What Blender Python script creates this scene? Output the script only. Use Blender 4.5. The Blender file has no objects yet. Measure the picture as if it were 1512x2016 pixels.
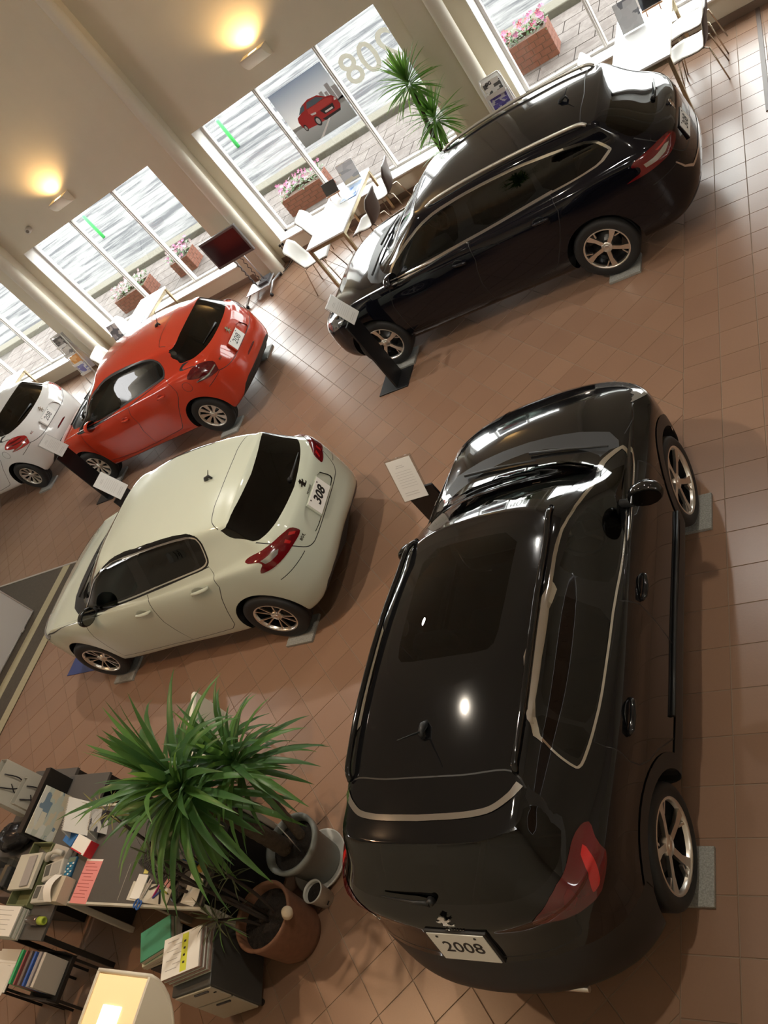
import bpy, bmesh, math, random
import numpy as np
from mathutils import Vector, Matrix
from mathutils.bvhtree import BVHTree
PI = math.pi; R = math.radians
random.seed(7); rng = np.random.default_rng(7)
sc = bpy.context.scene
C = bpy.data.collections.new('showroom'); sc.collection.children.link(C)
# ---------------------------------------------------------------- camera, sky, lamps, exposure
CAM = [[0.788648, 0.208328, -0.578475], [-0.2277, -0.77499, -0.589528], [-0.571128, 0.59665, -0.563758]]   # image right, down, forward in the room
FOCAL = 1716.15; CAMZ = 4.82
cd = bpy.data.cameras.new('camera'); cam = bpy.data.objects.new('camera', cd); C.objects.link(cam); sc.camera = cam
M_ = Matrix([[CAM[0][i], -CAM[1][i], -CAM[2][i]] for i in range(3)]).to_4x4(); M_.translation = (0, 0, CAMZ); cam.matrix_world = M_
cd.sensor_fit = 'AUTO'; cd.sensor_width = 36; cd.lens = FOCAL/2016*36; cd.clip_start = .05

wd = bpy.data.worlds.new('sky'); sc.world = wd; wd.use_nodes = True
bg = wd.node_tree.nodes['Background']; bg.inputs[0].default_value = (1.0, .99, .98, 1); bg.inputs[1].default_value = 13.0     # bright overcast sky
def area(name, loc, rot, sx, sy, power, col=(1,1,1), portal=False):
    l = bpy.data.lights.new(name, 'AREA'); l.shape = 'RECTANGLE'; l.size = sx; l.size_y = sy; l.energy = power; l.color = col
    if portal: l.cycles.is_portal = True
    o = bpy.data.objects.new(name, l); o.location = loc; o.rotation_euler = rot; return link_raw(o)
def link_raw(o): C.objects.link(o); return o
def spot(name, loc, target, power, col, size=R(110), blend=.6, radius=.08):
    l = bpy.data.lights.new(name, 'SPOT'); l.energy = power; l.color = col; l.spot_size = size; l.spot_blend = blend; l.shadow_soft_size = radius
    o = bpy.data.objects.new(name, l); o.location = loc
    o.rotation_euler = (Vector(target)-Vector(loc)).to_track_quat('-Z', 'Y').to_euler(); return link_raw(o)
WINX = [(-17.58, -14.07), (-13.05, -9.52), (-8.49, -4.98), (-3.95, -.43)]
for i, (a, b) in enumerate(WINX):
    area('daylight_portal', ((a+b)/2, 12.1, 1.4), (R(-90), 0, 0), b-a, 2.2, 1, portal=True)
WARM = (1.0, .88, .72); NEUT = (1.0, .96, .90)
CEIL = 6.0
DOWN = [((-7.9, 6.9), (-7.2, 6.7), 470, NEUT), ((-2.9, 8.0), (-3.0, 7.0), 190, NEUT), ((-12.5, 6.3), (-12.0, 6.3), 260, NEUT), ((-4.6, 3.6), (-4.3, 3.2), 440, WARM),
        ((-1.2, 2.6), (-1.5, 2.6), 270, WARM), ((-7.4, 1.6), (-7.0, 1.2), 270, (1.0, .60, .32)), ((-.2, 7.2), (-.6, 7.2), 90, NEUT)]  # the orange spot is added for the warm floor glow by the near lamp
for (x, y), (tx, ty), p, c in DOWN: spot('ceiling_spot', (x, y, CEIL-.06), (tx, ty, 0), p, c)
sc.view_settings.view_transform = 'Standard'; sc.view_settings.look = 'None'; sc.view_settings.gamma = 1.0
sc.view_settings.exposure = 0.0; sc.view_settings.use_curve_mapping = False
sc.cycles.use_denoising = True; sc.cycles.max_bounces = 8; sc.cycles.diffuse_bounces = 4; sc.cycles.glossy_bounces = 4; sc.cycles.transparent_max_bounces = 12
sc.cycles.sample_clamp_indirect = 6.0; sc.cycles.caustics_reflective = False; sc.cycles.caustics_refractive = False
# ---------------------------------------------------------------- small mesh and material helpers
def link(o, parent=None):
    C.objects.link(o)
    if parent is not None: o.parent = parent
    return o

def mesh_obj(name, verts, faces, m, parent=None, smooth=False, loc=(0,0,0), rot=(0,0,0)):
    me = bpy.data.meshes.new(name)
    me.from_pydata([tuple(v) for v in verts], [], faces)
    if smooth: me.polygons.foreach_set('use_smooth', [True]*len(me.polygons))
    for q in (m if isinstance(m, (list, tuple)) else [m]): me.materials.append(q)
    o = bpy.data.objects.new(name, me); o.location = loc; o.rotation_euler = rot
    return link(o, parent)

def bm_obj(name, bm, m, parent=None, smooth=False, loc=(0,0,0), rot=(0,0,0)):
    me = bpy.data.meshes.new(name); bm.to_mesh(me); bm.free()
    if smooth: me.polygons.foreach_set('use_smooth', [True]*len(me.polygons))
    for q in (m if isinstance(m, (list, tuple)) else [m]): me.materials.append(q)
    o = bpy.data.objects.new(name, me); o.location = loc; o.rotation_euler = rot
    return link(o, parent)

def empty(name, loc=(0,0,0), rz=0.0):
    o = bpy.data.objects.new(name, None); o.location = loc; o.rotation_euler = (0,0,rz)
    o.empty_display_size = .1
    return link(o)

def tag(o, label=None, cat=None, group=None, kind=None):
    if label: o['label'] = label
    if cat: o['category'] = cat
    if group: o['group'] = group
    if kind: o['kind'] = kind
    return o

def copy_tree(o, parent=None):
    c = o.copy(); C.objects.link(c)
    if parent is not None: c.parent = parent
    for ch in list(o.children): copy_tree(ch, c)
    return c

def box(bm, cx, cy, cz, sx, sy, sz, M=None, bev=0.0, mi=0):
    r = bmesh.ops.create_cube(bm, size=1.0)
    vs = r['verts']
    for v in vs: v.co = Vector((v.co.x*sx, v.co.y*sy, v.co.z*sz))
    if bev > 0:
        es = list({e for v in vs for e in v.link_edges})
        rb = bmesh.ops.bevel(bm, geom=es, offset=bev, segments=2, affect='EDGES', profile=.5)
        vs = list({v for f in rb['faces'] for v in f.verts} | {v for v in vs if v.is_valid})
    for v in vs: v.co += Vector((cx, cy, cz))
    fs = {f for v in vs for f in v.link_faces}
    if M is not None:
        for v in vs: v.co = M @ v.co
    for f in fs: f.material_index = mi
    return vs

def boxo(name, c, s, m, parent=None, bev=.004, M=None, smooth=False):
    bm = bmesh.new(); box(bm, *c, *s, M=M, bev=bev); return bm_obj(name, bm, m, parent, smooth)

def tube(bm, pts, r, n=8, cap=True, mi=0):
    pts = [Vector(p) for p in pts]; rings = []
    rr = r if isinstance(r, (list, tuple)) else [r]*len(pts)
    up = None
    for i, p in enumerate(pts):
        t = (pts[min(i+1, len(pts)-1)] - pts[max(i-1, 0)]).normalized()
        if up is None:
            up = Vector((0,0,1)) if abs(t.z) < .9 else Vector((1,0,0))
        a = t.cross(up).normalized(); up = a.cross(t).normalized()
        rings.append([bm.verts.new(p + rr[i]*(math.cos(2*PI*k/n)*a + math.sin(2*PI*k/n)*up)) for k in range(n)])
    for a, b in zip(rings, rings[1:]):
        for k in range(n):
            f = bm.faces.new((a[k], a[(k+1)%n], b[(k+1)%n], b[k])); f.smooth = True; f.material_index = mi
    if cap:
        for q in (rings[0][::-1], rings[-1]):
            f = bm.faces.new(q); f.material_index = mi

def tubeo(name, pts, r, m, parent=None, n=8):
    bm = bmesh.new(); tube(bm, pts, r, n); return bm_obj(name, bm, m, parent)

def lathe(bm, prof, n=32, axis='Z', loc=(0,0,0), mi=0, smooth=True):
    """profile of (r, h) turned about an axis"""
    rings = []
    for r, hh in prof:
        row = []
        for k in range(n):
            a = 2*PI*k/n; p = (r*math.cos(a), r*math.sin(a), hh)
            if axis == 'Y': p = (p[0], p[2], p[1])
            row.append(bm.verts.new(Vector(p) + Vector(loc)))
        rings.append(row)
    for a, b in zip(rings, rings[1:]):
        for k in range(n):
            q = (a[k], a[(k+1)%n], b[(k+1)%n], b[k])
            f = bm.faces.new(q if axis == 'Z' else q[::-1]); f.smooth = smooth; f.material_index = mi
    return rings

def latheo(name, prof, m, parent=None, n=32, loc=(0,0,0), smooth=True):
    bm = bmesh.new(); lathe(bm, prof, n, smooth=smooth)
    bmesh.ops.remove_doubles(bm, verts=bm.verts, dist=1e-5)
    return bm_obj(name, bm, m, parent, loc=loc)

def prism(bm, poly, z0, z1, M=None, mi=0):
    """polygon (x,y) pulled up from z0 to z1"""
    a = [bm.verts.new((x, y, z0)) for x, y in poly]; b = [bm.verts.new((x, y, z1)) for x, y in poly]
    n = len(poly); fs = [bm.faces.new(a[::-1]), bm.faces.new(b)]
    for k in range(n): fs.append(bm.faces.new((a[k], a[(k+1)%n], b[(k+1)%n], b[k])))
    for f in fs: f.material_index = mi
    if M is not None:
        for v in a+b: v.co = M @ v.co
    bmesh.ops.recalc_face_normals(bm, faces=fs)

def frame(o, x, y):
    """matrix with origin o, x axis along x, y axis near y"""
    x = Vector(x).normalized(); z = x.cross(Vector(y)).normalized(); y = z.cross(x)
    M = Matrix((x, y, z)).transposed().to_4x4(); M.translation = Vector(o); return M

_font_cache = {}
def text_mesh(s, size, shear=0.0, depth=.001, bold=0.0):
    key = (s, size, shear, depth, bold)
    if key in _font_cache: return _font_cache[key]
    cu = bpy.data.curves.new('letters', 'FONT'); cu.body = s; cu.size = size; cu.extrude = depth; cu.shear = shear; cu.offset = bold
    cu.align_x = 'CENTER'; cu.align_y = 'CENTER'; cu.resolution_u = 3
    o = bpy.data.objects.new('letters', cu); C.objects.link(o)
    dg = bpy.context.evaluated_depsgraph_get(); me = bpy.data.meshes.new_from_object(o.evaluated_get(dg))
    bpy.data.objects.remove(o); bpy.data.curves.remove(cu)
    me.materials.clear(); _font_cache[key] = me
    return me

def text_obj(name, s, size, m, M, parent=None, shear=0.0, depth=.001, bold=0.0):
    me = text_mesh(s, size, shear, depth, bold).copy(); me.materials.append(m)
    me.transform(M)
    o = bpy.data.objects.new(name, me); return link(o, parent)

# ---- materials
_mats = {}
def mat(name, col=(.5,.5,.5), rough=.5, metal=0.0, coat=0.0, spec=.5, emit=None, es=0.0, trans=0.0, alpha=1.0, ior=1.45, noise=None, bump=None):
    """principled; noise=(scale, amount) varies the colour, bump=(scale, strength)"""
    if name in _mats: return _mats[name]
    m = bpy.data.materials.new(name); m.use_nodes = True; nt = m.node_tree; b = nt.nodes['Principled BSDF']
    b.inputs['Base Color'].default_value = (*col, 1); b.inputs['Roughness'].default_value = rough; b.inputs['Metallic'].default_value = metal
    b.inputs['Coat Weight'].default_value = coat; b.inputs['Coat Roughness'].default_value = .03; b.inputs['Specular IOR Level'].default_value = spec
    b.inputs['Transmission Weight'].default_value = trans; b.inputs['Alpha'].default_value = alpha; b.inputs['IOR'].default_value = ior
    if emit: b.inputs['Emission Color'].default_value = (*emit, 1); b.inputs['Emission Strength'].default_value = es
    tc = None
    if noise or bump: tc = nt.nodes.new('ShaderNodeTexCoord')
    if noise:
        n = nt.nodes.new('ShaderNodeTexNoise'); n.inputs['Scale'].default_value = noise[0]; n.inputs['Detail'].default_value = 5
        mx = nt.nodes.new('ShaderNodeMix'); mx.data_type = 'RGBA'
        a = noise[1]
        mx.inputs['A'].default_value = (*[c*(1-a) for c in col], 1); mx.inputs['B'].default_value = (*[min(1, c*(1+a)) for c in col], 1)
        nt.links.new(tc.outputs['Object'], n.inputs['Vector']); nt.links.new(n.outputs['Fac'], mx.inputs['Factor']); nt.links.new(mx.outputs['Result'], b.inputs['Base Color'])
    if bump:
        n = nt.nodes.new('ShaderNodeTexNoise'); n.inputs['Scale'].default_value = bump[0]; n.inputs['Detail'].default_value = 4
        bp = nt.nodes.new('ShaderNodeBump'); bp.inputs['Strength'].default_value = bump[1]; bp.inputs['Distance'].default_value = .01
        nt.links.new(tc.outputs['Object'], n.inputs['Vector']); nt.links.new(n.outputs['Fac'], bp.inputs['Height']); nt.links.new(bp.outputs['Normal'], b.inputs['Normal'])
    _mats[name] = m; return m

def glass_mat(name, tint, refl=1.5, rough=.0):
    """thin pane: straight-through tint plus mirror reflection by angle"""
    if name in _mats: return _mats[name]
    m = bpy.data.materials.new(name); m.use_nodes = True; nt = m.node_tree; nt.nodes.clear()
    out = nt.nodes.new('ShaderNodeOutputMaterial'); mx = nt.nodes.new('ShaderNodeMixShader')
    t = nt.nodes.new('ShaderNodeBsdfTransparent'); t.inputs['Color'].default_value = (*tint, 1)
    g = nt.nodes.new('ShaderNodeBsdfGlossy'); g.inputs['Roughness'].default_value = rough; g.inputs['Color'].default_value = (.95,.95,.95,1)
    fr = nt.nodes.new('ShaderNodeFresnel'); fr.inputs['IOR'].default_value = refl
    ge = nt.nodes.new('ShaderNodeNewGeometry'); sb = nt.nodes.new('ShaderNodeMath'); sb.operation = 'SUBTRACT'; sb.inputs[0].default_value = 1.0; ml = nt.nodes.new('ShaderNodeMath'); ml.operation = 'MULTIPLY'
    nt.links.new(ge.outputs['Backfacing'], sb.inputs[1]); nt.links.new(sb.outputs[0], ml.inputs[0]); nt.links.new(fr.outputs['Fac'], ml.inputs[1]); nt.links.new(ml.outputs[0], mx.inputs['Fac']); nt.links.new(t.outputs[0], mx.inputs[1]); nt.links.new(g.outputs[0], mx.inputs[2]); nt.links.new(mx.outputs[0], out.inputs['Surface'])
    _mats[name] = m; return m
# ---------------------------------------------------------------- the room: floor tiles, window wall, columns, street
YW = 11.62; GY = 11.92; XL, XR, Y0 = -19.2, 3.2, .04
WALL = mat('wall_plaster', (.67,.61,.485), .85, noise=(3,.04), bump=(90,.06))
WHITEF = mat('window_white', (.50,.47,.45), .5)
SILL = mat('sill_white', (.80,.79,.76), .5)
CEILM = mat('ceiling_paint', (.62,.57,.48), .9)
PANE = glass_mat('window_pane', (.93,.95,.94), 1.35)
BASE = mat('skirting', (.20,.14,.10), .5)

def tile_material():
    m = bpy.data.materials.new('terracotta_tile'); m.use_nodes = True; nt = m.node_tree; b = nt.nodes['Principled BSDF']
    g = nt.nodes.new('ShaderNodeNewGeometry'); n = nt.nodes.new('ShaderNodeTexNoise'); n.inputs['Scale'].default_value = 1.1; n.inputs['Detail'].default_value = 6
    n2 = nt.nodes.new('ShaderNodeTexNoise'); n2.inputs['Scale'].default_value = 60; n2.inputs['Detail'].default_value = 3
    at = nt.nodes.new('ShaderNodeAttribute'); at.attribute_name = 'tone'; at.attribute_type = 'GEOMETRY'
    cr = nt.nodes.new('ShaderNodeValToRGB'); cr.color_ramp.elements[0].color = (.215,.122,.078,1); cr.color_ramp.elements[1].color = (.300,.182,.118,1)
    add = nt.nodes.new('ShaderNodeMath'); add.operation = 'MULTIPLY_ADD'; add.inputs[1].default_value = .35; ad2 = nt.nodes.new('ShaderNodeMath'); ad2.operation = 'MULTIPLY_ADD'; ad2.inputs[1].default_value = .25
    ad3 = nt.nodes.new('ShaderNodeMath'); ad3.operation = 'ADD'
    nt.links.new(g.outputs['Position'], n.inputs['Vector']); nt.links.new(g.outputs['Position'], n2.inputs['Vector'])
    nt.links.new(n.outputs['Fac'], add.inputs[0]); nt.links.new(n2.outputs['Fac'], ad2.inputs[0]); add.inputs[2].default_value = .0
    nt.links.new(add.outputs[0], ad2.inputs[2]); nt.links.new(ad2.outputs[0], ad3.inputs[0]); nt.links.new(at.outputs['Fac'], ad3.inputs[1])
    nt.links.new(ad3.outputs[0], cr.inputs['Fac']); nt.links.new(cr.outputs['Color'], b.inputs['Base Color'])
    b.inputs['Roughness'].default_value = .30; b.inputs['Specular IOR Level'].default_value = .5
    bp = nt.nodes.new('ShaderNodeBump'); bp.inputs['Strength'].default_value = .08; bp.inputs['Distance'].default_value = .004
    nt.links.new(n2.outputs['Fac'], bp.inputs['Height']); nt.links.new(bp.outputs['Normal'], b.inputs['Normal'])
    return m
TILE = tile_material()
GROUT = mat('grout', (.25,.19,.14), .9)
floor = mesh_obj('floor', [(XL,Y0,-.004),(XR,Y0,-.004),(XR,YW+.1,-.004),(XL,YW+.1,-.004),(XL,Y0,-.15),(XR,Y0,-.15),(XR,YW+.1,-.15),(XL,YW+.1,-.15)],
                 [(0,1,2,3),(4,7,6,5),(0,4,5,1),(1,5,6,2),(2,6,7,3),(3,7,4,0)], GROUT)
tag(floor, kind='structure')

def set_tone(me, vals):
    a = me.attributes.new('tone', 'FLOAT', 'POINT'); a.data.foreach_set('value', vals)

def lay_tiles():
    T = .3005; J = .003; BX = -1.903                          # straight border right of BX, the rest laid on the diagonal
    def top(poly):                                          # polygon -> bevelled tile
        P = np.array(poly); c = P.mean(0)
        d = P - c; L = np.linalg.norm(d, axis=1)[:, None]
        return P - d/L*J*.7, P - d/L*(J*.7+.004)
    polys = []
    x0 = BX
    for i in range(-1, 18):
        xa = x0 + i*.3035
        if i < 0 or xa > XR-.3: continue
        for j in range(-1, 40):
            ya = 2.752 - 9*T + j*T
            if ya < Y0-.3 or ya > YW: continue
            polys.append([(xa,ya),(xa+.3035,ya),(xa+.3035,ya+T),(xa,ya+T)])
    s = math.sqrt(.5); cx, cy = -5.06, 5.89
    for a in range(-60, 60):
        for b in range(-60, 60):
            q = []
            for (u, v) in ((a,b),(a+1,b),(a+1,b+1),(a,b+1)): q.append((cx + (u+v)*T*s, cy + (v-u)*T*s))
            xs = [p[0] for p in q]; ys = [p[1] for p in q]
            if max(xs) < XL or min(xs) > BX or max(ys) < Y0 or min(ys) > YW: continue
            # cut at the border, the walls
            def clip(q, ax, lim, sg):
                o = []
                for i in range(len(q)):
                    p, n = q[i], q[(i+1) % len(q)]; ip, inn = sg*(p[ax]-lim) <= 1e-9, sg*(n[ax]-lim) <= 1e-9
                    if ip: o.append(p)
                    if ip != inn:
                        t = (lim-p[ax])/(n[ax]-p[ax]); o.append((p[0]+(n[0]-p[0])*t, p[1]+(n[1]-p[1])*t))
                return o
            for args in ((0, BX, 1), (0, XL, -1), (1, YW, 1), (1, Y0, -1)):
                q = clip(q, *args)
                if len(q) < 3: break
            if len(q) < 3: continue
            A = abs(sum(q[i][0]*q[(i+1)%len(q)][1]-q[(i+1)%len(q)][0]*q[i][1] for i in range(len(q))))/2
            if A > .004: polys.append(q)
    Rm = np.array(CAM)
    def pix(x, y):
        q = Rm @ np.array([x, y, -CAMZ]); return (756+FOCAL*q[0]/q[2], 1008+FOCAL*q[1]/q[2]) if q[2] > .1 else (-9999, 0)
    def hidden(x, y):                                       # under a car or the desk, or in the carpet bay
        return (-3.42 < x < -1.78 and .9 < y < 5.0) or (-8.9 < x < -4.9 and 3.8 < y < 5.4) or (-6.0 < x < -1.6 and 7.5 < y < 9.1) or (x < -10.24 and y < 5.86) or (-6.6 < x < -4.7 and 1.1 < y < 1.95)
    order = []
    for k, q in enumerate(polys):
        c = np.mean(q, 0); u, v = pix(*c)
        vis = -10 < u < 1522 and -10 < v < 2026 and not hidden(*c)
        order.append((0 if vis and len(q) == 4 else 1, math.hypot(c[0], c[1]), k))
    order.sort(); single = {k for a, d, k in order[:300]}
    vs, fs, tone = [], [], []
    for k, q in enumerate(polys):
        lo, hi = top(q); n = len(q); t = float(rng.normal(.12, .10))
        c = np.mean(q, 0)
        if k in single:
            V = [(p[0]-c[0], p[1]-c[1], -.006) for p in lo] + [(p[0]-c[0], p[1]-c[1], 0) for p in hi]
            F = [tuple(range(n, 2*n))] + [(i, (i+1)%n, n+(i+1)%n, n+i) for i in range(n)]
            me = bpy.data.meshes.new('tile'); me.from_pydata(V, [], F); me.materials.append(TILE); set_tone(me, [t]*len(V))
            o = bpy.data.objects.new('tile', me); o.location = (c[0], c[1], 0); link(o, floor)
        else:
            b = len(vs); vs += [(p[0], p[1], -.006) for p in lo] + [(p[0], p[1], 0) for p in hi]; tone += [t]*(2*n)
            fs += [tuple(range(b+n, b+2*n))] + [(b+i, b+(i+1)%n, b+n+(i+1)%n, b+n+i) for i in range(n)]
    o = mesh_obj('further_tiles', vs, fs, TILE, floor); set_tone(o.data, tone); tag(o, kind='stuff')
lay_tiles()

# --- carpet bay at the left with two pale bands
CARPET = mat('brown_carpet', (.075,.062,.045), .9, noise=(30,.25)); BAND = mat('olive_band', (.36,.32,.20), .8, noise=(40,.1)); ALU = mat('aluminium', (.75,.73,.70), .35, metal=.8)
cp = boxo('carpet_runner', (-14.0, 3.6, .004), (7.54, 4.5, .012), CARPET, bev=0)
tag(cp, 'dark brown carpet with two pale bands on the floor by the white partition', 'carpet')
boxo('pale_band', (-10.31, 3.6, .0105), (.16, 4.5, .004), BAND, cp, bev=0); boxo('pale_band', (-10.77, 3.6, .0105), (.17, 4.5, .004), BAND, cp, bev=0)
boxo('edge_strip', (-14.0, 5.86, .008), (7.54, .03, .018), ALU, cp, bev=.002)

# --- window wall: piers, walls under and over the windows
ZB, ZT = .34, 2.46; HT = CEIL
def wall_piece(name, x0, x1, z0, z1, parent=None):
    return boxo(name, ((x0+x1)/2, YW+.2, (z0+z1)/2), (x1-x0, .40, z1-z0), WALL, parent, bev=0)
wb = wall_piece('wall_back', XL, XR, ZT, HT); tag(wb, kind='structure')
xs = [XL] + [v for w in WINX for v in w] + [XR]
for i in range(0, len(xs), 2): wall_piece('pier', xs[i], xs[i+1], 0, ZT, wb)
for a, b in WINX: wall_piece('wall_under_window', a, b, -.1, ZB, wb)
for n, a, b, k in (('wall_left', (XL-.1, (Y0+YW)/2, HT/2), (.2, YW-Y0+.8, HT), 0), ('wall_right', (XR+.1, (Y0+YW)/2, HT/2), (.2, YW-Y0+.8, HT), 0)):
    tag(boxo(n, a, b, WALL, bev=0), kind='structure')
tag(boxo('wall_front', ((XL+XR)/2, Y0-.12, 1.75), (XR-XL, .24, 3.5), WALL, bev=0), kind='structure')
tag(boxo('wall_gallery', ((XL+XR)/2, -4.1, HT/2), (XR-XL, .2, HT), WALL, bev=0), kind='structure')
tag(boxo('floor_gallery', ((XL+XR)/2, -2.1, 3.4), (XR-XL, 3.9, .2), mat('gallery_floor', (.25,.2,.16), .6), bev=0), kind='structure')
tag(boxo('ceiling', ((XL+XR)/2, 3.9, HT+.1), (XR-XL+.4, 16.4, .2), CEILM, bev=0), kind='structure')
for a, b, n in [(XL, -.0, 'baseboard_back')]:
    tag(boxo(n, ((a+b)/2, YW-.008, .05), (b-a, .016, .10), BASE, bev=.003), kind='structure')
for k, (a, b) in enumerate(WINX):
    bm = bmesh.new()
    for (cx, cz, sx, sz) in ((a+.03, (ZB+ZT)/2, .06, ZT-ZB), (b-.03, (ZB+ZT)/2, .06, ZT-ZB), ((a+b)/2, ZB+.03, b-a, .06), ((a+b)/2, ZT-.03, b-a, .06)):
        box(bm, cx, GY, cz, sx, .07, sz, bev=.006)
    fr = bm_obj('window_%d' % (k+1), bm, WHITEF); tag(fr, kind='structure')
    w3 = (b-a)/3
    for j in (1, 2):
        bm = bmesh.new(); box(bm, a+w3*j, GY, (ZB+ZT)/2, .055, .09, ZT-ZB-.1, bev=.008); box(bm, a+w3*j, GY-.055, (ZB+ZT)/2, .02, .03, ZT-ZB-.1, bev=.004)
        bm_obj('mullion', bm, WHITEF, fr)
    for j in range(3): boxo('pane', (a+w3*(j+.5), GY+.005, (ZB+ZT)/2), (w3-.05, .006, ZT-ZB-.1), PANE, fr, bev=0)
    boxo('window_sill', ((a+b)/2, YW+.13, ZB+.012), (b-a-.01, .33, .024), SILL, fr, bev=.005)
    for sx in (a+.004, b-.004): boxo('reveal', (sx, YW+.14, (ZB+ZT)/2), (.008, .27, ZT-ZB), SILL, fr, bev=0)
# pilasters and round columns
for k, (px, cx) in enumerate(((-14.07, -13.28), (-9.52, -8.70), (-4.98, -4.20), (-.43, .35))):
    tag(boxo('pilaster_wall_%d' % (k+1), ((px+.27+cx)/2, YW-.08, HT/2), (cx-px-.27, .16, HT), WALL, bev=.004), kind='structure')
    c = latheo('column_%d' % (k+1), [(.10,0),(.10,HT)], mat('column_paint', (.66,.62,.52), .55), n=40, loc=(cx, 11.33, 0)); tag(c, kind='structure')

# --- dark threshold strip and pale mat by the right edge
t_ = boxo('trim_1', (-1.04, 10.4, .004), (.05, 2.4, .012), mat('threshold', (.10,.07,.055), .5), bev=.003); tag(t_, kind='structure')
tag(boxo('floor_mat', (-.45, 10.42, .012), (1.02, .66, .02), mat('pale_mat', (.75,.74,.72), .8, noise=(40,.08)), bev=.006), 'pale mat on the tiles at the far right by the dark floor strip', 'mat')

# ---------------------------------------------------------------- street outside
def ground_mat(name, c1, c2, scale, stretch, lo=.45, hi=.6, rough=.7):
    m = bpy.data.materials.new(name); m.use_nodes = True; nt = m.node_tree; b = nt.nodes['Principled BSDF']
    g = nt.nodes.new('ShaderNodeNewGeometry'); mp = nt.nodes.new('ShaderNodeMapping'); mp.inputs['Scale'].default_value = stretch
    n = nt.nodes.new('ShaderNodeTexNoise'); n.inputs['Scale'].default_value = scale; n.inputs['Detail'].default_value = 9; n.inputs['Roughness'].default_value = .68
    cr = nt.nodes.new('ShaderNodeValToRGB'); cr.color_ramp.elements[0].position = lo; cr.color_ramp.elements[1].position = hi
    cr.color_ramp.elements[0].color = (*c1, 1); cr.color_ramp.elements[1].color = (*c2, 1)
    nt.links.new(g.outputs['Position'], mp.inputs['Vector']); nt.links.new(mp.outputs[0], n.inputs['Vector']); nt.links.new(n.outputs['Fac'], cr.inputs['Fac']); nt.links.new(cr.outputs[0], b.inputs['Base Color'])
    b.inputs['Roughness'].default_value = rough; b.inputs['Specular IOR Level'].default_value = .06; return m
ROAD = ground_mat('streaked_road', (.030,.031,.034), (.105,.105,.105), 1.5, (.28,1.5,1), .40, .58, .95)  # pale streaks on darker grey, stretched along the road
PAVE = ground_mat('paving', (.062,.052,.048), (.085,.074,.069), 6, (1,1,1))
KERB = ground_mat('kerb_stone', (.045,.040,.036), (.06,.055,.05), 14, (1,1,1))
sw = boxo('pavement', (-8, 13.9, -.16), (34, 3.7, .08), KERB, bev=0); tag(sw, kind='structure')
# paving slabs: the singly laid ones nearest the windows
slabs = []
for i in range(-34, 4):
    for j in range(0, 8):
        x, y = i*.6+(j%2)*.3, 12.3+j*.42
        slabs.append((x, y))
slabs.sort(key=lambda s: abs(s[0]+2.2)+abs(s[1]-13)*.5)
bmj = bmesh.new()
for k, (x, y) in enumerate(slabs):
    if k < 90:
        o = boxo('paving_slab', (0, 0, 0), (.585, .405, .03), PAVE, sw, bev=0) if k == 0 else None
        if k == 0: s0 = o; o.location = (x, y, -.108)
        else:
            c = s0.copy(); C.objects.link(c); c.location = (x, y, -.108 - (k % 3)*.0015)
    else: box(bmj, x, y, -.108, .585, .405, .03)
tag(bm_obj('further_slabs', bmj, PAVE, sw), kind='stuff')
tag(boxo('kerb', (-8, 15.75, -.09), (34, .42, .20), mat('kerb_buff', (.078,.073,.060), .9, spec=.05, noise=(25,.2)), bev=.02), kind='structure')
tag(mesh_obj('road', [(-60,15.7,-.16),(30,15.7,-.16),(30,60,-.16),(-60,60,-.16)], [(0,1,2,3)], ROAD), kind='structure')
# ---------------------------------------------------------------- car bodies: ring curves lofted into a smooth shell
def pchip(xk, yk, xq):
    xk = np.asarray(xk, float); yk = np.asarray(yk, float)
    if xk[0] > xk[-1]: xk, yk = xk[::-1], yk[::-1]
    if len(xk) == 1: return np.full(np.shape(xq), yk[0])
    hh = np.diff(xk); d = np.diff(yk) / hh
    m = np.zeros(len(xk))
    for i in range(1, len(xk) - 1):
        if d[i-1] * d[i] > 0:
            w1 = 2*hh[i] + hh[i-1]; w2 = hh[i] + 2*hh[i-1]
            m[i] = (w1 + w2) / (w1/d[i-1] + w2/d[i])
    m[0], m[-1] = d[0], d[-1]
    xq = np.clip(xq, xk[0], xk[-1])
    i = np.clip(np.searchsorted(xk, xq, side='right') - 1, 0, len(xk) - 2)
    t = (xq - xk[i]) / hh[i]
    return ((1+2*t)*(1-t)**2*yk[i] + t*(1-t)**2*hh[i]*m[i] + t*t*(3-2*t)*yk[i+1] + t*t*(t-1)*hh[i]*m[i+1])

def natural(xk, yk, xq):                                   # smooth (Catmull-Rom tangents) for profile curves
    xk = np.asarray(xk, float); yk = np.asarray(yk, float)
    if xk[0] > xk[-1]: xk, yk = xk[::-1], yk[::-1]
    if len(xk) == 1: return np.full(np.shape(xq), yk[0])
    m = np.gradient(yk, xk) if len(xk) > 2 else np.full(2, (yk[1]-yk[0])/(xk[1]-xk[0]))
    xq = np.clip(xq, xk[0], xk[-1]); hh = np.diff(xk)
    i = np.clip(np.searchsorted(xk, xq, side='right') - 1, 0, len(xk) - 2)
    t = (xq - xk[i]) / hh[i]
    return ((1+2*t)*(1-t)**2*yk[i] + t*(1-t)**2*hh[i]*m[i] + t*t*(3-2*t)*yk[i+1] + t*t*(t-1)*hh[i]*m[i+1])

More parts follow.
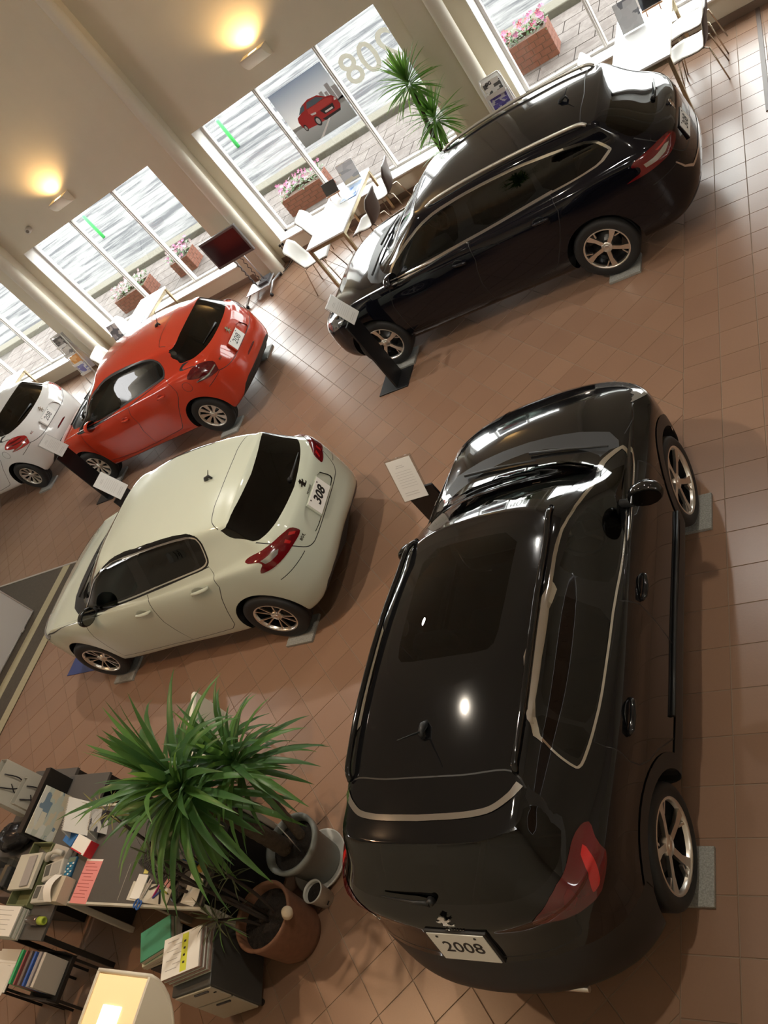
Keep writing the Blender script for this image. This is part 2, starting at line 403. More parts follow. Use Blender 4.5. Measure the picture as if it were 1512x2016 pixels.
NF, NS, NR = 26, 96, 26
def ring(F, nf, xs, yk, zk, R, nr, pz=2.0):
    """front centre F=(x,z), side from xs[0] down to xs[1] with y,z knots over x, rear centre R=(x,z)"""
    xsid = np.linspace(xs[0], xs[1], NS)
    ysid = natural([a for a, b in yk], [b for a, b in yk], xsid)
    zsid = natural([a for a, b in zk], [b for a, b in zk], xsid)
    def end(C, x0, y0, z0, n, N):
        th = np.linspace(0, np.pi/2, N, endpoint=False)
        y = y0 * np.sin(th)**(2/n); x = x0 + (C[0]-x0) * np.cos(th)**(2/n)
        s = y / y0
        return np.stack([x, y, C[1] + (z0-C[1]) * s**pz], 1)
    f = end(F, xs[0], ysid[0], zsid[0], nf, NF)
    r = end(R, xs[1], ysid[-1], zsid[-1], nr, NR)[::-1]
    return np.concatenate([f, np.stack([xsid, ysid, zsid], 1), r])

def loft(rings, per=6, smooth=2):
    P = np.array(rings)                                    # R x C x 3
    seg = np.linalg.norm(np.diff(P, axis=0), axis=2).mean(1)
    t = np.concatenate([[0], np.cumsum(seg)])
    n = [max(3, int(round(s/0.034))) for s in seg]
    q = np.concatenate([np.linspace(t[i], t[i+1], n[i], endpoint=False) for i in range(len(seg))] + [[t[-1]]])
    out = np.empty((len(q), P.shape[1], 3))
    for c in range(P.shape[1]):
        # chord length of this column, rescaled on the common parameter
        for k in range(3): out[:, c, k] = pchip(t, P[:, c, k], q)
    for _ in range(smooth):
        out[1:-1] = 0.25*out[:-2] + 0.5*out[1:-1] + 0.25*out[2:]
        e = out.copy(); out[:, 1:-1] = 0.25*e[:, :-2] + 0.5*e[:, 1:-1] + 0.25*e[:, 2:]
        out[:, 0, 1] = 0; out[:, -1, 1] = 0; out[-1, :, 1] = 0; out[0, :, 1] = 0
    return out

def bump(x, c, w): return np.exp(-((x-c)/w)**2)

def shell_rings(p):
    W, xF, xR = p['W'], p['xF'], p['xR']
    xa, xb = xF - p.get('fc', .62), xR + p.get('rc', .62)
    fw, rw = p.get('fw', .035), p.get('rw', .04)             # how far the plan narrows by the corners
    def Yk(w, k=1.0): return [(xa, w-fw*k), (xa-.45, w-.006), (0, w), (xb+.45, w-.004), (xb, w-rw*k)]
    nf, nr = p.get('nf', 2.7), p.get('nr', 3.0)
    pr = p['front']; qr = p['rear']                         # centre profiles, one (x,z) per ring
    S = p['side']                                           # z knots of rings 0..8
    R = []
    floor = [[xF-.25, 0, .2]]
    off = p.get('off', [-.11, -.032, -.010, 0, -.012, -.045])
    xs5 = p.get('xs5', (xa+.02, xb))
    for i in range(5):
        R.append(ring(pr[i], nf, (xa, xb), Yk(W+off[i]), S[i], qr[i], nr))
    R.append(ring(pr[5], p.get('n5', 4.0), xs5, p['y5'], S[5], qr[5], nr))
    R.append(ring(pr[6], p.get('n6', 2.6), p['xs6'], p['y6'], S[6], qr[6], p.get('nr6', 3.2)))
    R.append(ring(pr[7], p.get('n7', 2.6), p['xs7'], p['y7'], S[7], qr[7], p.get('nr7', 3.2)))
    R.append(ring(pr[8], p.get('n8', 3.0), p['xs8'], p['y8'], S[8], qr[8], p.get('nr8', 3.6)))
    # inner roof ring and centre line
    r8 = R[-1]
    roof = p['roof']                                        # centre profile of the roof (x,z)
    x0, x1 = pr[8][0], qr[8][0]
    C = r8.copy(); C[:, 1] = 0
    C[:, 0] = np.clip(C[:, 0]*0.93 + .07*(x0+x1)/2, x1, x0)
    C[:, 2] = natural([a for a, b in roof], [b for a, b in roof], C[:, 0])
    for f in (.16, .45, .75):
        M = r8*(1-f) + C*f
        zc = natural([a for a, b in roof], [b for a, b in roof], M[:, 0])
        M[:, 2] = r8[:, 2] + (zc - r8[:, 2]) * (1-(1-f)**2.3)
        M[:, 1] = r8[:, 1]*(1-f)
        R.append(M)
    R.append(C)
    b = R[0].copy(); b[:, 1] = 0; b[:, 2] = .2; b[:, 0] = np.clip(b[:, 0], xR+.2, xF-.2)
    return [b] + R
CARS = {}
PLACE = {}
CARS['h308'] = {'W':0.864,'xF':2.18,'xR':-2.022,'wb':2.62,'wr':0.317,'track':0.742,'tw':0.205,'arch':0.365,'front':[(2.04,0.2),(2.12,0.27),(2.18,0.45),(2.16,0.62),(2.07,0.74),(1.559,0.925),(0.985,1.03),(0.622,1.245),(0.28,1.395)],'rear':[(-1.872,0.353),(-1.972,0.413),(-2.022,0.52),(-2.002,0.66),(-1.972,0.84),(-1.942,0.95),(-1.892,1.02),(-1.746,1.18),(-1.57,1.391)],'side':[[(0.0,0.2)],[(0.0,0.245)],[(1.0,0.42),(-1.0,0.43)],[(1.0,0.66),(-1.0,0.68)],[(1.6,0.8),(1.0,0.84),(0.0,0.86),(-1.4,0.9)],[(1.57,0.885),(1.2,0.93),(0.6,0.955),(0.0,0.965),(-0.8,0.985),(-1.5,1.0)],[(0.62,0.985),(0.0,0.99),(-0.8,1.01),(-1.4,1.035),(-1.8,1.04)],[(0.36,1.19),(-0.3,1.2),(-1.1,1.2),(-1.72,1.19)],[(0.02,1.398),(-0.4,1.431),(-0.9,1.418),(-1.3,1.381),(-1.58,1.331)]],'y5':[(1.57,0.762),(1.1,0.807),(0.5,0.819),(-0.8,0.819),(-1.3,0.812),(-1.46,0.792)],'xs6':(0.62,-1.62),'y6':[(0.62,0.735),(0.2,0.78),(-0.8,0.782),(-1.3,0.75),(-1.62,0.7)],'xs7':(0.34,-1.55),'y7':[(0.34,0.687),(-0.2,0.702),(-0.9,0.687),(-1.3,0.657),(-1.55,0.622)],'xs8':(0.06,-1.46),'y8':[(0.06,0.588),(-0.4,0.613),(-0.9,0.608),(-1.3,0.578),(-1.46,0.558)],'roof':[(0.28,1.395),(0.0,1.44),(-0.4,1.457),(-0.9,1.456),(-1.3,1.436),(-1.57,1.391)],'fw':0.072,'rw':0.031,'nf':2.29,'nr':3.286,'off':[-0.18,-0.032,-0.005,0.0,-0.012,-0.045]}
PLACE['h308'] = ((-6.846, 4.579), 181.19, 0.03, 0.9905)
CARS['c2008'] = {'W':0.859,'xF':2.105,'xR':-2.094,'wb':2.538,'wr':0.325,'track':0.728,'tw':0.205,'arch':0.385,'front':[(1.975,0.26),(2.055,0.33),(2.105,0.5),(2.085,0.68),(2.005,0.83),(1.546,1.0),(0.998,1.09),(0.669,1.29),(0.32,1.452)],'rear':[(-1.944,0.348),(-2.034,0.408),(-2.094,0.55),(-2.054,0.7),(-1.994,0.86),(-1.964,0.98),(-1.929,1.06),(-1.819,1.24),(-1.673,1.434)],'side':[[(0.0,0.25)],[(0.0,0.295)],[(1.0,0.46),(-1.0,0.47)],[(1.0,0.7),(-1.0,0.72)],[(1.5,0.85),(1.0,0.89),(0.0,0.92),(-1.4,0.96)],[(1.5,0.92),(1.15,0.965),(0.6,1.01),(0.0,1.03),(-0.8,1.05),(-1.43,1.07)],[(0.62,1.045),(0.0,1.055),(-0.8,1.08),(-1.4,1.11),(-1.75,1.12)],[(0.37,1.24),(-0.3,1.26),(-1.0,1.275),(-1.65,1.27)],[(0.08,1.414),(-0.4,1.451),(-0.9,1.454),(-1.3,1.434),(-1.55,1.399)]],'y5':[(1.5,0.719),(1.05,0.764),(0.5,0.799),(-0.8,0.814),(-1.3,0.804),(-1.43,0.784)],'xs6':(0.62,-1.6),'y6':[(0.62,0.737),(0.2,0.777),(-0.8,0.777),(-1.3,0.747),(-1.6,0.697)],'xs7':(0.36,-1.54),'y7':[(0.36,0.644),(-0.2,0.659),(-0.9,0.649),(-1.54,0.579)],'xs8':(0.1,-1.46),'y8':[(0.1,0.532),(-0.4,0.567),(-0.9,0.567),(-1.46,0.517)],'roof':[(0.32,1.452),(0.0,1.497),(-0.4,1.52),(-0.9,1.522),(-1.3,1.487),(-1.673,1.434)],'fw':0.031,'rw':0.031,'nf':2.207,'nr':2.308,'off':[-0.099,-0.019,-0.001,0.0,-0.012,-0.045]}
PLACE['c2008'] = ((-2.602, 2.95), 89.44, 0.03, 0.9945)
CARS['w308'] = {'W':0.885,'xF':2.15,'xR':-2.364,'wb':2.73,'wr':0.32,'track':0.748,'tw':0.225,'arch':0.37,'front':[(2.012,0.2),(2.092,0.27),(2.15,0.45),(2.132,0.62),(2.042,0.74),(1.551,0.925),(1.001,1.03),(0.66,1.245),(0.338,1.407)],'rear':[(-2.209,0.282),(-2.309,0.342),(-2.364,0.52),(-2.344,0.66),(-2.309,0.84),(-2.279,0.95),(-2.229,1.02),(-2.025,1.19),(-1.761,1.432)],'side':[[(0.0,0.2)],[(0.0,0.245)],[(1.0,0.42),(-1.0,0.43)],[(1.0,0.66),(-1.0,0.68)],[(1.65,0.8),(1.0,0.84),(0.0,0.86),(-1.7,0.9)],[(1.62,0.885),(1.25,0.93),(0.65,0.955),(0.0,0.965),(-0.8,0.985),(-1.73,1.0)],[(0.68,0.985),(0.0,0.99),(-0.8,1.01),(-1.6,1.04),(-2.05,1.05)],[(0.42,1.19),(-0.3,1.2),(-1.2,1.205),(-1.95,1.2)],[(0.08,1.417),(-0.4,1.457),(-1.0,1.46),(-1.5,1.437),(-1.82,1.397)]],'y5':[(1.62,0.783),(1.15,0.828),(0.5,0.84),(-1.0,0.84),(-1.55,0.833),(-1.73,0.813)],'xs6':(0.68,-1.85),'y6':[(0.68,0.753),(0.2,0.798),(-0.9,0.8),(-1.5,0.778),(-1.85,0.728)],'xs7':(0.4,-1.78),'y7':[(0.4,0.697),(-0.2,0.712),(-1.1,0.702),(-1.78,0.642)],'xs8':(0.12,-1.7),'y8':[(0.12,0.591),(-0.4,0.616),(-1.1,0.616),(-1.7,0.581)],'roof':[(0.34,1.407),(0.0,1.457),(-0.4,1.478),(-1.0,1.497),(-1.5,1.477),(-1.761,1.432)],'fw':0.019,'rw':0.046,'nf':2.741,'nr':3.095,'off':[-0.119,-0.061,-0.002,0.0,-0.012,-0.045]}
PLACE['w308'] = ((-3.873, 8.241), 180.27, 0.03, 0.988)
CARS['h208'] = {'W':0.857,'xF':2.073,'xR':-1.91,'wb':2.538,'wr':0.31,'track':0.726,'tw':0.195,'arch':0.36,'front':[(1.933,0.2),(2.013,0.27),(2.073,0.44),(2.053,0.62),(1.973,0.75),(1.494,0.94),(0.997,1.05),(0.658,1.25),(0.3,1.43)],'rear':[(-1.77,0.289),(-1.86,0.349),(-1.91,0.5),(-1.895,0.64),(-1.85,0.82),(-1.81,0.93),(-1.77,1.0),(-1.637,1.18),(-1.484,1.368)],'side':[[(0.0,0.2)],[(0.0,0.245)],[(1.0,0.42),(-1.0,0.43)],[(1.0,0.66),(-1.0,0.68)],[(1.5,0.79),(1.0,0.83),(0.0,0.86),(-1.3,0.9)],[(1.48,0.885),(1.15,0.93),(0.6,0.96),(0.0,0.975),(-0.8,1.0),(-1.3,1.01)],[(0.62,0.99),(0.0,1.0),(-0.8,1.03),(-1.3,1.05),(-1.6,1.05)],[(0.36,1.19),(-0.3,1.21),(-1.0,1.215),(-1.5,1.2)],[(0.05,1.368),(-0.4,1.4),(-0.9,1.383),(-1.2,1.353),(-1.4,1.313)]],'y5':[(1.48,0.757),(1.05,0.797),(0.5,0.812),(-0.8,0.812),(-1.2,0.802),(-1.27,0.782)],'xs6':(0.62,-1.42),'y6':[(0.62,0.726),(0.2,0.766),(-0.8,0.766),(-1.2,0.726),(-1.42,0.671)],'xs7':(0.35,-1.36),'y7':[(0.35,0.662),(-0.2,0.677),(-0.9,0.657),(-1.36,0.587)],'xs8':(0.08,-1.28),'y8':[(0.08,0.554),(-0.4,0.579),(-0.9,0.569),(-1.28,0.524)],'roof':[(0.3,1.43),(0.0,1.47),(-0.35,1.49),(-0.9,1.475),(-1.2,1.44),(-1.484,1.368)],'fw':0.057,'rw':0.017,'nf':2.413,'nr':3.218,'off':[-0.113,-0.026,-0.007,0.0,-0.012,-0.045]}
PLACE['h208'] = ((-9.434, 8.242), 181.53, 0.03, 0.9824)
# ---------------------------------------------------------------- cutting panels, panes and lamps out of a body shell
SIDE = lambda p: (p[0], p[2])
TOP = lambda p: (p[0], p[1])
REAR = lambda p: (p[1], p[2])
CORNER = lambda p: ((p[0]+p[1])*.70711, p[2])               # rear quarter seen along the diagonal
FCORNER = lambda p: ((p[0]-p[1])*.70711, p[2])
AXIS = {SIDE: Vector((0,1,0)), TOP: Vector((0,0,1)), REAR: Vector((1,0,0)), CORNER: Vector((-1,1,0)), FCORNER: Vector((1,1,0))}

def round_poly(pts, k=2):
    """Chaikin corner cutting on a closed polygon"""
    for _ in range(k):
        q = []
        for i in range(len(pts)):
            a, b = np.array(pts[i]), np.array(pts[(i+1) % len(pts)])
            q += [tuple(a*.8+b*.2), tuple(a*.2+b*.8)]
        pts = q
    return pts

def offset_poly(pts, d):
    P = np.array(pts); A = np.roll(P, 1, 0); B = np.roll(P, -1, 0)
    t = B - A; t /= np.linalg.norm(t, axis=1)[:, None] + 1e-9
    s = 1 if (P[:, 0]*np.roll(P[:, 1], -1) - np.roll(P[:, 0], -1)*P[:, 1]).sum() > 0 else -1
    return [tuple(p) for p in P + d*s*np.stack([t[:, 1], -t[:, 0]], 1)]

def strip_poly(pts, w):
    P = np.array(pts); t = np.gradient(P, axis=0); t /= np.linalg.norm(t, axis=1)[:, None] + 1e-9
    n = np.stack([-t[:, 1], t[:, 0]], 1)*w/2
    return [tuple(p) for p in np.concatenate([P+n, (P-n)[::-1]])]

def smooth_line(pts, n=4):
    P = np.array(pts, float); t = np.arange(len(P)); q = np.linspace(0, len(P)-1, (len(P)-1)*n+1)
    return [tuple(v) for v in np.stack([natural(t, P[:, k], q) for k in range(P.shape[1])], 1)]

def inside(poly, x, y):
    r = False; j = len(poly)-1
    for i in range(len(poly)):
        xi, yi = poly[i]; xj, yj = poly[j]
        if (yi > y) != (yj > y) and x < (xj-xi)*(y-yi)/(yj-yi)+xi: r = not r
        j = i
    return r

class Shell:
    def __init__(s, p):
        s.p = p; g = loft(shell_rings(p)); n, c, _ = g.shape
        bm = s.bm = bmesh.new(); s.lay = bm.faces.layers.int.new('lab'); s.names = ['body']
        V = [[bm.verts.new(g[i, j]) for j in range(c)] for i in range(n)]
        for i in range(n-1):
            for j in range(c-1):
                q = (V[i][j], V[i][j+1], V[i+1][j+1], V[i+1][j])
                try: bm.faces.new(q[::-1])
                except ValueError: pass
        bmesh.ops.remove_doubles(bm, verts=bm.verts, dist=1e-5)
        bmesh.ops.dissolve_degenerate(bm, edges=bm.edges, dist=1e-5)
        bm.normal_update()
        cen = Vector((0, 0, .7))
        if sum(1 if (f.calc_center_median()-cen).dot(f.normal) < 0 else -1 for f in bm.faces) > 0:
            bmesh.ops.reverse_faces(bm, faces=bm.faces)
        bm.normal_update()
        s.tree = BVHTree.FromBMesh(bm)
    def lab(s, n):
        if n not in s.names: s.names.append(n)
        return s.names.index(n)
    def cut(s, poly, proj, name, ok=lambda c, n: True, only=None, delete=False):
        bm = s.bm; ax = AXIS[proj]
        P = [(float(a), float(b)) for a, b in poly]
        x0 = min(a for a, b in P)-.02; x1 = max(a for a, b in P)+.02; y0 = min(b for a, b in P)-.02; y1 = max(b for a, b in P)+.02
        def bb(f):
            q = [proj(v.co) for v in f.verts]
            return min(a for a, b in q), max(a for a, b in q), min(b for a, b in q), max(b for a, b in q)
        cand = {}
        for f in bm.faces:
            b = bb(f)
            if b[1] >= x0 and b[0] <= x1 and b[3] >= y0 and b[2] <= y1 and ok(f.calc_center_median(), f.normal): cand[f] = b
        # lift 2D edge to a cutting plane
        def lift(a, b):
            if proj is SIDE: return Vector((a, 0, b))
            if proj is TOP: return Vector((a, b, 0))
            if proj is REAR: return Vector((0, a, b))
            if proj is CORNER: return Vector((a*.70711, a*.70711, b))
            return Vector((a*.70711, -a*.70711, b))
        for i in range(len(P)):
            a, b = P[i], P[(i+1) % len(P)]
            if abs(a[0]-b[0]) + abs(a[1]-b[1]) < 1e-6: continue
            lx, hx, ly, hy = min(a[0], b[0]), max(a[0], b[0]), min(a[1], b[1]), max(a[1], b[1])
            fs = [f for f, q in cand.items() if q[1] >= lx and q[0] <= hx and q[3] >= ly and q[2] <= hy]
            if not fs: continue
            co = lift(*a); no = (lift(*b)-co).cross(ax)
            geom = fs + list({e for f in fs for e in f.edges}) + list({v for f in fs for v in f.verts})
            r = bmesh.ops.bisect_plane(bm, geom=geom, dist=1e-5, plane_co=co, plane_no=no)
            for f in fs: cand.pop(f, None)
            for f in r['geom']:
                if isinstance(f, bmesh.types.BMFace) and f.is_valid: cand[f] = bb(f)
        k = s.lab(name); on = None if only is None else {s.lab(o) for o in only}
        hitf = []
        for f in cand:
            if not f.is_valid: continue
            c = f.calc_center_median(); u = proj(c)
            if inside(P, *u) and ok(c, f.normal) and (on is None or f[s.lay] in on):
                f[s.lay] = k; hitf.append(f)
        if delete: bmesh.ops.delete(bm, geom=hitf, context='FACES')
    def y_at(s, x, z):
        h_ = s.tree.ray_cast(Vector((x, 3, z)), Vector((0, -1, 0))); return h_[0], h_[1]
    def z_at(s, x, y):
        h_ = s.tree.ray_cast(Vector((x, y, 3)), Vector((0, 0, -1))); return h_[0], h_[1]
    def rear_at(s, y, z):
        h_ = s.tree.ray_cast(Vector((-4, abs(y), z)), Vector((1, 0, 0))); return h_[0], h_[1]
    def near(s, q):
        h_ = s.tree.find_nearest(Vector(q)); return h_[0], h_[1]
    def emit(s, root, mats, centre, names, lift={}):
        """every label becomes one object (centre labels: both halves in one; the rest: one per side)"""
        bm = s.bm; bm.normal_update(); out = {}
        bm.verts.ensure_lookup_table()
        N = [v.normal.copy() for v in bm.verts]; bm.verts.index_update()
        merged = {'gap': 'body', 'black_gap': 'body'}
        groups = {}
        for f in bm.faces: groups.setdefault(s.names[f[s.lay]], []).append(f)
        if 'gap' in groups: groups['body'] = groups.get('body', []) + groups.pop('gap')
        for nm, fs in groups.items():
            d = lift.get(nm, 0.0)
            for sides in ([(1, -1)] if nm in centre else [(1,), (-1,)]):
                vs, faces, nn, idx, mi = [], [], [], {}, []
                for sg in sides:
                    for f in fs:
                        q = []
                        for v in f.verts:
                            key = (v.index, sg if abs(v.co.y) > 1e-4 else 0)
                            if key not in idx:
                                idx[key] = len(vs); n = N[v.index]; co = v.co + n*d
                                vs.append((co.x, co.y*sg if abs(v.co.y) > 1e-4 else 0.0, co.z))
                                nn.append((n.x, n.y*sg if abs(v.co.y) > 1e-4 else 0.0, n.z))
                            q.append(idx[key])
                        faces.append(q if sg > 0 else q[::-1]); mi.append(1 if s.names[f[s.lay]] == 'gap' else 0)
                me = bpy.data.meshes.new(names.get(nm, nm)); me.from_pydata(vs, [], faces)
                for q in (mats[nm] if isinstance(mats[nm], list) else [mats[nm]]): me.materials.append(q)
                me.polygons.foreach_set('material_index', mi)
                me.polygons.foreach_set('use_smooth', [True]*len(faces))
                me.normals_split_custom_set_from_vertices(nn)
                o = bpy.data.objects.new(names.get(nm, nm), me); link(o, root)
                out.setdefault(nm, []).append(o)
        return out
BLACKP = mat('black_plastic', (.012,.012,.012), .45)
GLOSSB = mat('gloss_black', (.006,.006,.006), .06, spec=.6)
RUBBER = mat('tyre_rubber', (.014,.014,.014), .62, noise=(40,.2))
CHROME = mat('chrome', (.82,.82,.80), .08, metal=1.0)
DKCHROME = mat('dark_chrome', (.10,.10,.10), .2, metal=1.0)
SATIN = mat('satin_alloy', (.78,.75,.70), .30, metal=1.0)
DARKALLOY = mat('dark_alloy', (.012,.012,.013), .25, coat=.6)
SILVERALLOY = mat('silver_alloy', (.66,.64,.58), .32, metal=.9)
DISC = mat('brake_steel', (.10,.10,.10), .4, metal=.9)
SEATM = mat('seat_fabric', (.018,.018,.019), .85, noise=(60,.3))
DASHM = mat('dash_plastic', (.022,.022,.023), .5)
DARKGLASS = glass_mat('privacy_glass', (.035,.035,.035), 1.52)
CLEARGLASS = glass_mat('door_glass', (.11,.13,.12), 1.52)
SCREENGLASS = glass_mat('windscreen_glass', (.50,.56,.53), 1.5)
REDLENS = mat('red_lens', (.11,.004,.006), .1, coat=1.0)
DEEPRED = mat('deep_red_lens', (.085,.004,.006), .08, coat=1.0)
BRIGHTRED = mat('bright_red_lens', (.42,.015,.015), .12, coat=1.0)
CLEARLENS = mat('clear_lens', (.45,.44,.40), .12, metal=.6, coat=1.0)
WHITEPLATE = mat('plate_white', (.80,.80,.77), .4)
INK = mat('ink_black', (.012,.012,.012), .5)
LENS = mat('headlamp_lens', (.30,.31,.32), .08, metal=.7, coat=1.0)

LION = [(.02,.50),(.10,.46),(.20,.47),(.22,.40),(.15,.36),(.20,.30),(.12,.27),(.16,.20),(.26,.22),(.36,.30),(.42,.26),(.36,.22),(.43,.18),(.35,.15),
        (.28,.10),(.18,.08),(.16,-.02),(.22,-.12),(.34,-.14),(.44,-.08),(.50,-.12),(.42,-.17),(.47,-.23),(.36,-.22),(.28,-.27),(.20,-.24),(.16,-.30),(.20,-.40),(.30,-.42),(.26,-.48),
        (.10,-.47),(.06,-.40),(.05,-.28),(-.02,-.22),(-.10,-.30),(-.20,-.38),(-.20,-.48),(-.34,-.46),(-.36,-.40),(-.28,-.36),(-.20,-.24),(-.16,-.12),(-.10,-.04),(-.14,.06),(-.24,.00),(-.36,.02),(-.42,.10),(-.34,.08),
        (-.38,.16),(-.28,.12),(-.20,.18),(-.10,.18),(-.16,.26),(-.24,.34),(-.16,.36),(-.18,.44),(-.10,.42),(-.06,.50)]

SPEC = {}
SPEC['h308'] = dict(
    glass=[(.87,.985),(.63,1.135),(.42,1.265),(.137,1.375),(-.03,1.408),(-.287,1.432),(-.54,1.438),(-.759,1.432),(-.965,1.42),(-1.128,1.402),(-1.205,1.365),(-1.219,1.30),(-1.197,1.22),(-1.171,1.122),(-1.12,1.087),(-1.038,1.071),(-.764,1.061),(-.474,1.049),(-.243,1.03),(.185,.996),(.645,.966),(.87,.955)],
    front=[(.58,1.03),(.64,1.065),(.55,1.15),(.368,1.265),(.117,1.362),(-.069,1.394),(-.259,1.408),(-.255,1.33),(-.169,1.068),(.224,1.043),(.5,1.02)],
    rear=[(-.429,1.412),(-.71,1.412),(-.965,1.395),(-1.07,1.378),(-1.055,1.30),(-1.005,1.10),(-.687,1.085),(-.345,1.066),(-.365,1.175)],
    quarter=[(-1.11,1.372),(-1.165,1.352),(-1.180,1.30),(-1.165,1.22),(-1.137,1.144),(-1.08,1.105),(-1.04,1.102),(-1.085,1.30)],
    ring=.013, ringmat='chrome', ringin=.014,
    doors=[[(.80,.95),(.835,.885),(.872,.746),(.876,.558),(.86,.34),(.3,.325),(-.197,.319),(-.167,.527),(-.159,.684),(-.202,.871),(-.225,.965),(-.243,1.03)],
           [(-.243,1.03),(-.225,.965),(-.202,.871),(-.159,.684),(-.167,.527),(-.197,.319),(-.781,.345),(-.86,.40),(-.957,.6),(-1.048,.767),(-1.146,.908),(-1.158,1.011),(-1.138,1.085)]],
    handles=[((.069,.864),(-.162,.873)),((-.795,.930),(-1.041,.948))],
    hood=[(1.84,.66),(1.74,.74),(1.478,.778),(1.2,.795),(.97,.805)],
    cowl=[(1.215,-.1),(1.21,.27),(1.19,.44),(1.12,.60),(.99,.70),(.80,.735),(.55,.70),(.6,-.1)],
    screen=[(-.1,1.0),(.60,.995),(.655,1.0),(.615,1.16),(.545,1.335),(.50,1.372),(.3,1.388),(-.1,1.392)],
    rglass=[(-.1,1.036),(.028,1.038),(.234,1.051),(.419,1.068),(.547,1.088),(.632,1.11),(.622,1.19),(.605,1.266),(.584,1.33),(.45,1.354),(.2,1.348),(-.1,1.338)],
    tail=[(-1.91,.436,.976),(-1.928,.412,.944),(-1.948,.396,.88),(-1.943,.444,.871),(-1.918,.544,.879),(-1.847,.685,.88),(-1.745,.77,.882),(-1.639,.805,.894),(-1.662,.794,.931),(-1.71,.768,.964),(-1.667,.749,1.0),(-1.541,.756,1.019),(-1.567,.717,1.033),(-1.684,.694,1.042),(-1.786,.646,1.039),(-1.872,.522,1.005)],
    recess=[(-.1,.725),(.31,.725),(.335,.76),(.27,.905),(-.1,.918)], tailcol='red', tsub=[('tail_clear',[(-1.69,.737,.995),(-1.79,.66,.99),(-1.853,.644,.965),(-1.833,.677,.943),(-1.766,.741,.945),(-1.73,.759,.955)]),
        ('tail_claw',[(-1.90,.46,.962),(-1.93,.43,.915),(-1.925,.455,.912),(-1.89,.49,.958)]),('tail_claw',[(-1.875,.53,.962),(-1.90,.52,.91),(-1.89,.545,.91),(-1.86,.555,.955)])],
    roofseam=[(-1.385,-.02),(-1.38,.2),(-1.365,.349),(-1.37,.489),(-1.40,.548),(-1.439,.582)],
    tgseam=[(.636,1.107),(.628,1.048),(.60,.96),(.566,.883),(.498,.758),(.428,.714),(.337,.707),(.101,.707),(-.05,.707)],
    bumpline=[(-1.736,.788,.743),(-1.868,.686,.75),(-1.942,.536,.754)],
    lower=[(-.1,.15),(-.1,.40),(.45,.415),(.60,.38),(.68,.30),(.70,.15)],
    plate=((-1.972,-.03,.82),.0),plate_up=(.035,0,.16), text='308', shear=.25, bold=.004, tsize=.125,
    lion=(-1.918,-.055,.985), badge=((-1.95,.44,.833),'308',.05,.3), maker=(-1.944,-.03,.925),
    antenna=(-1.158,0), wiper=((-1.836,-.059,1.082),(-1.824,-.384,1.085)), wheel='tenv', inch=.213, mirror=(.615,.87,1.045), mirrorcol='black')
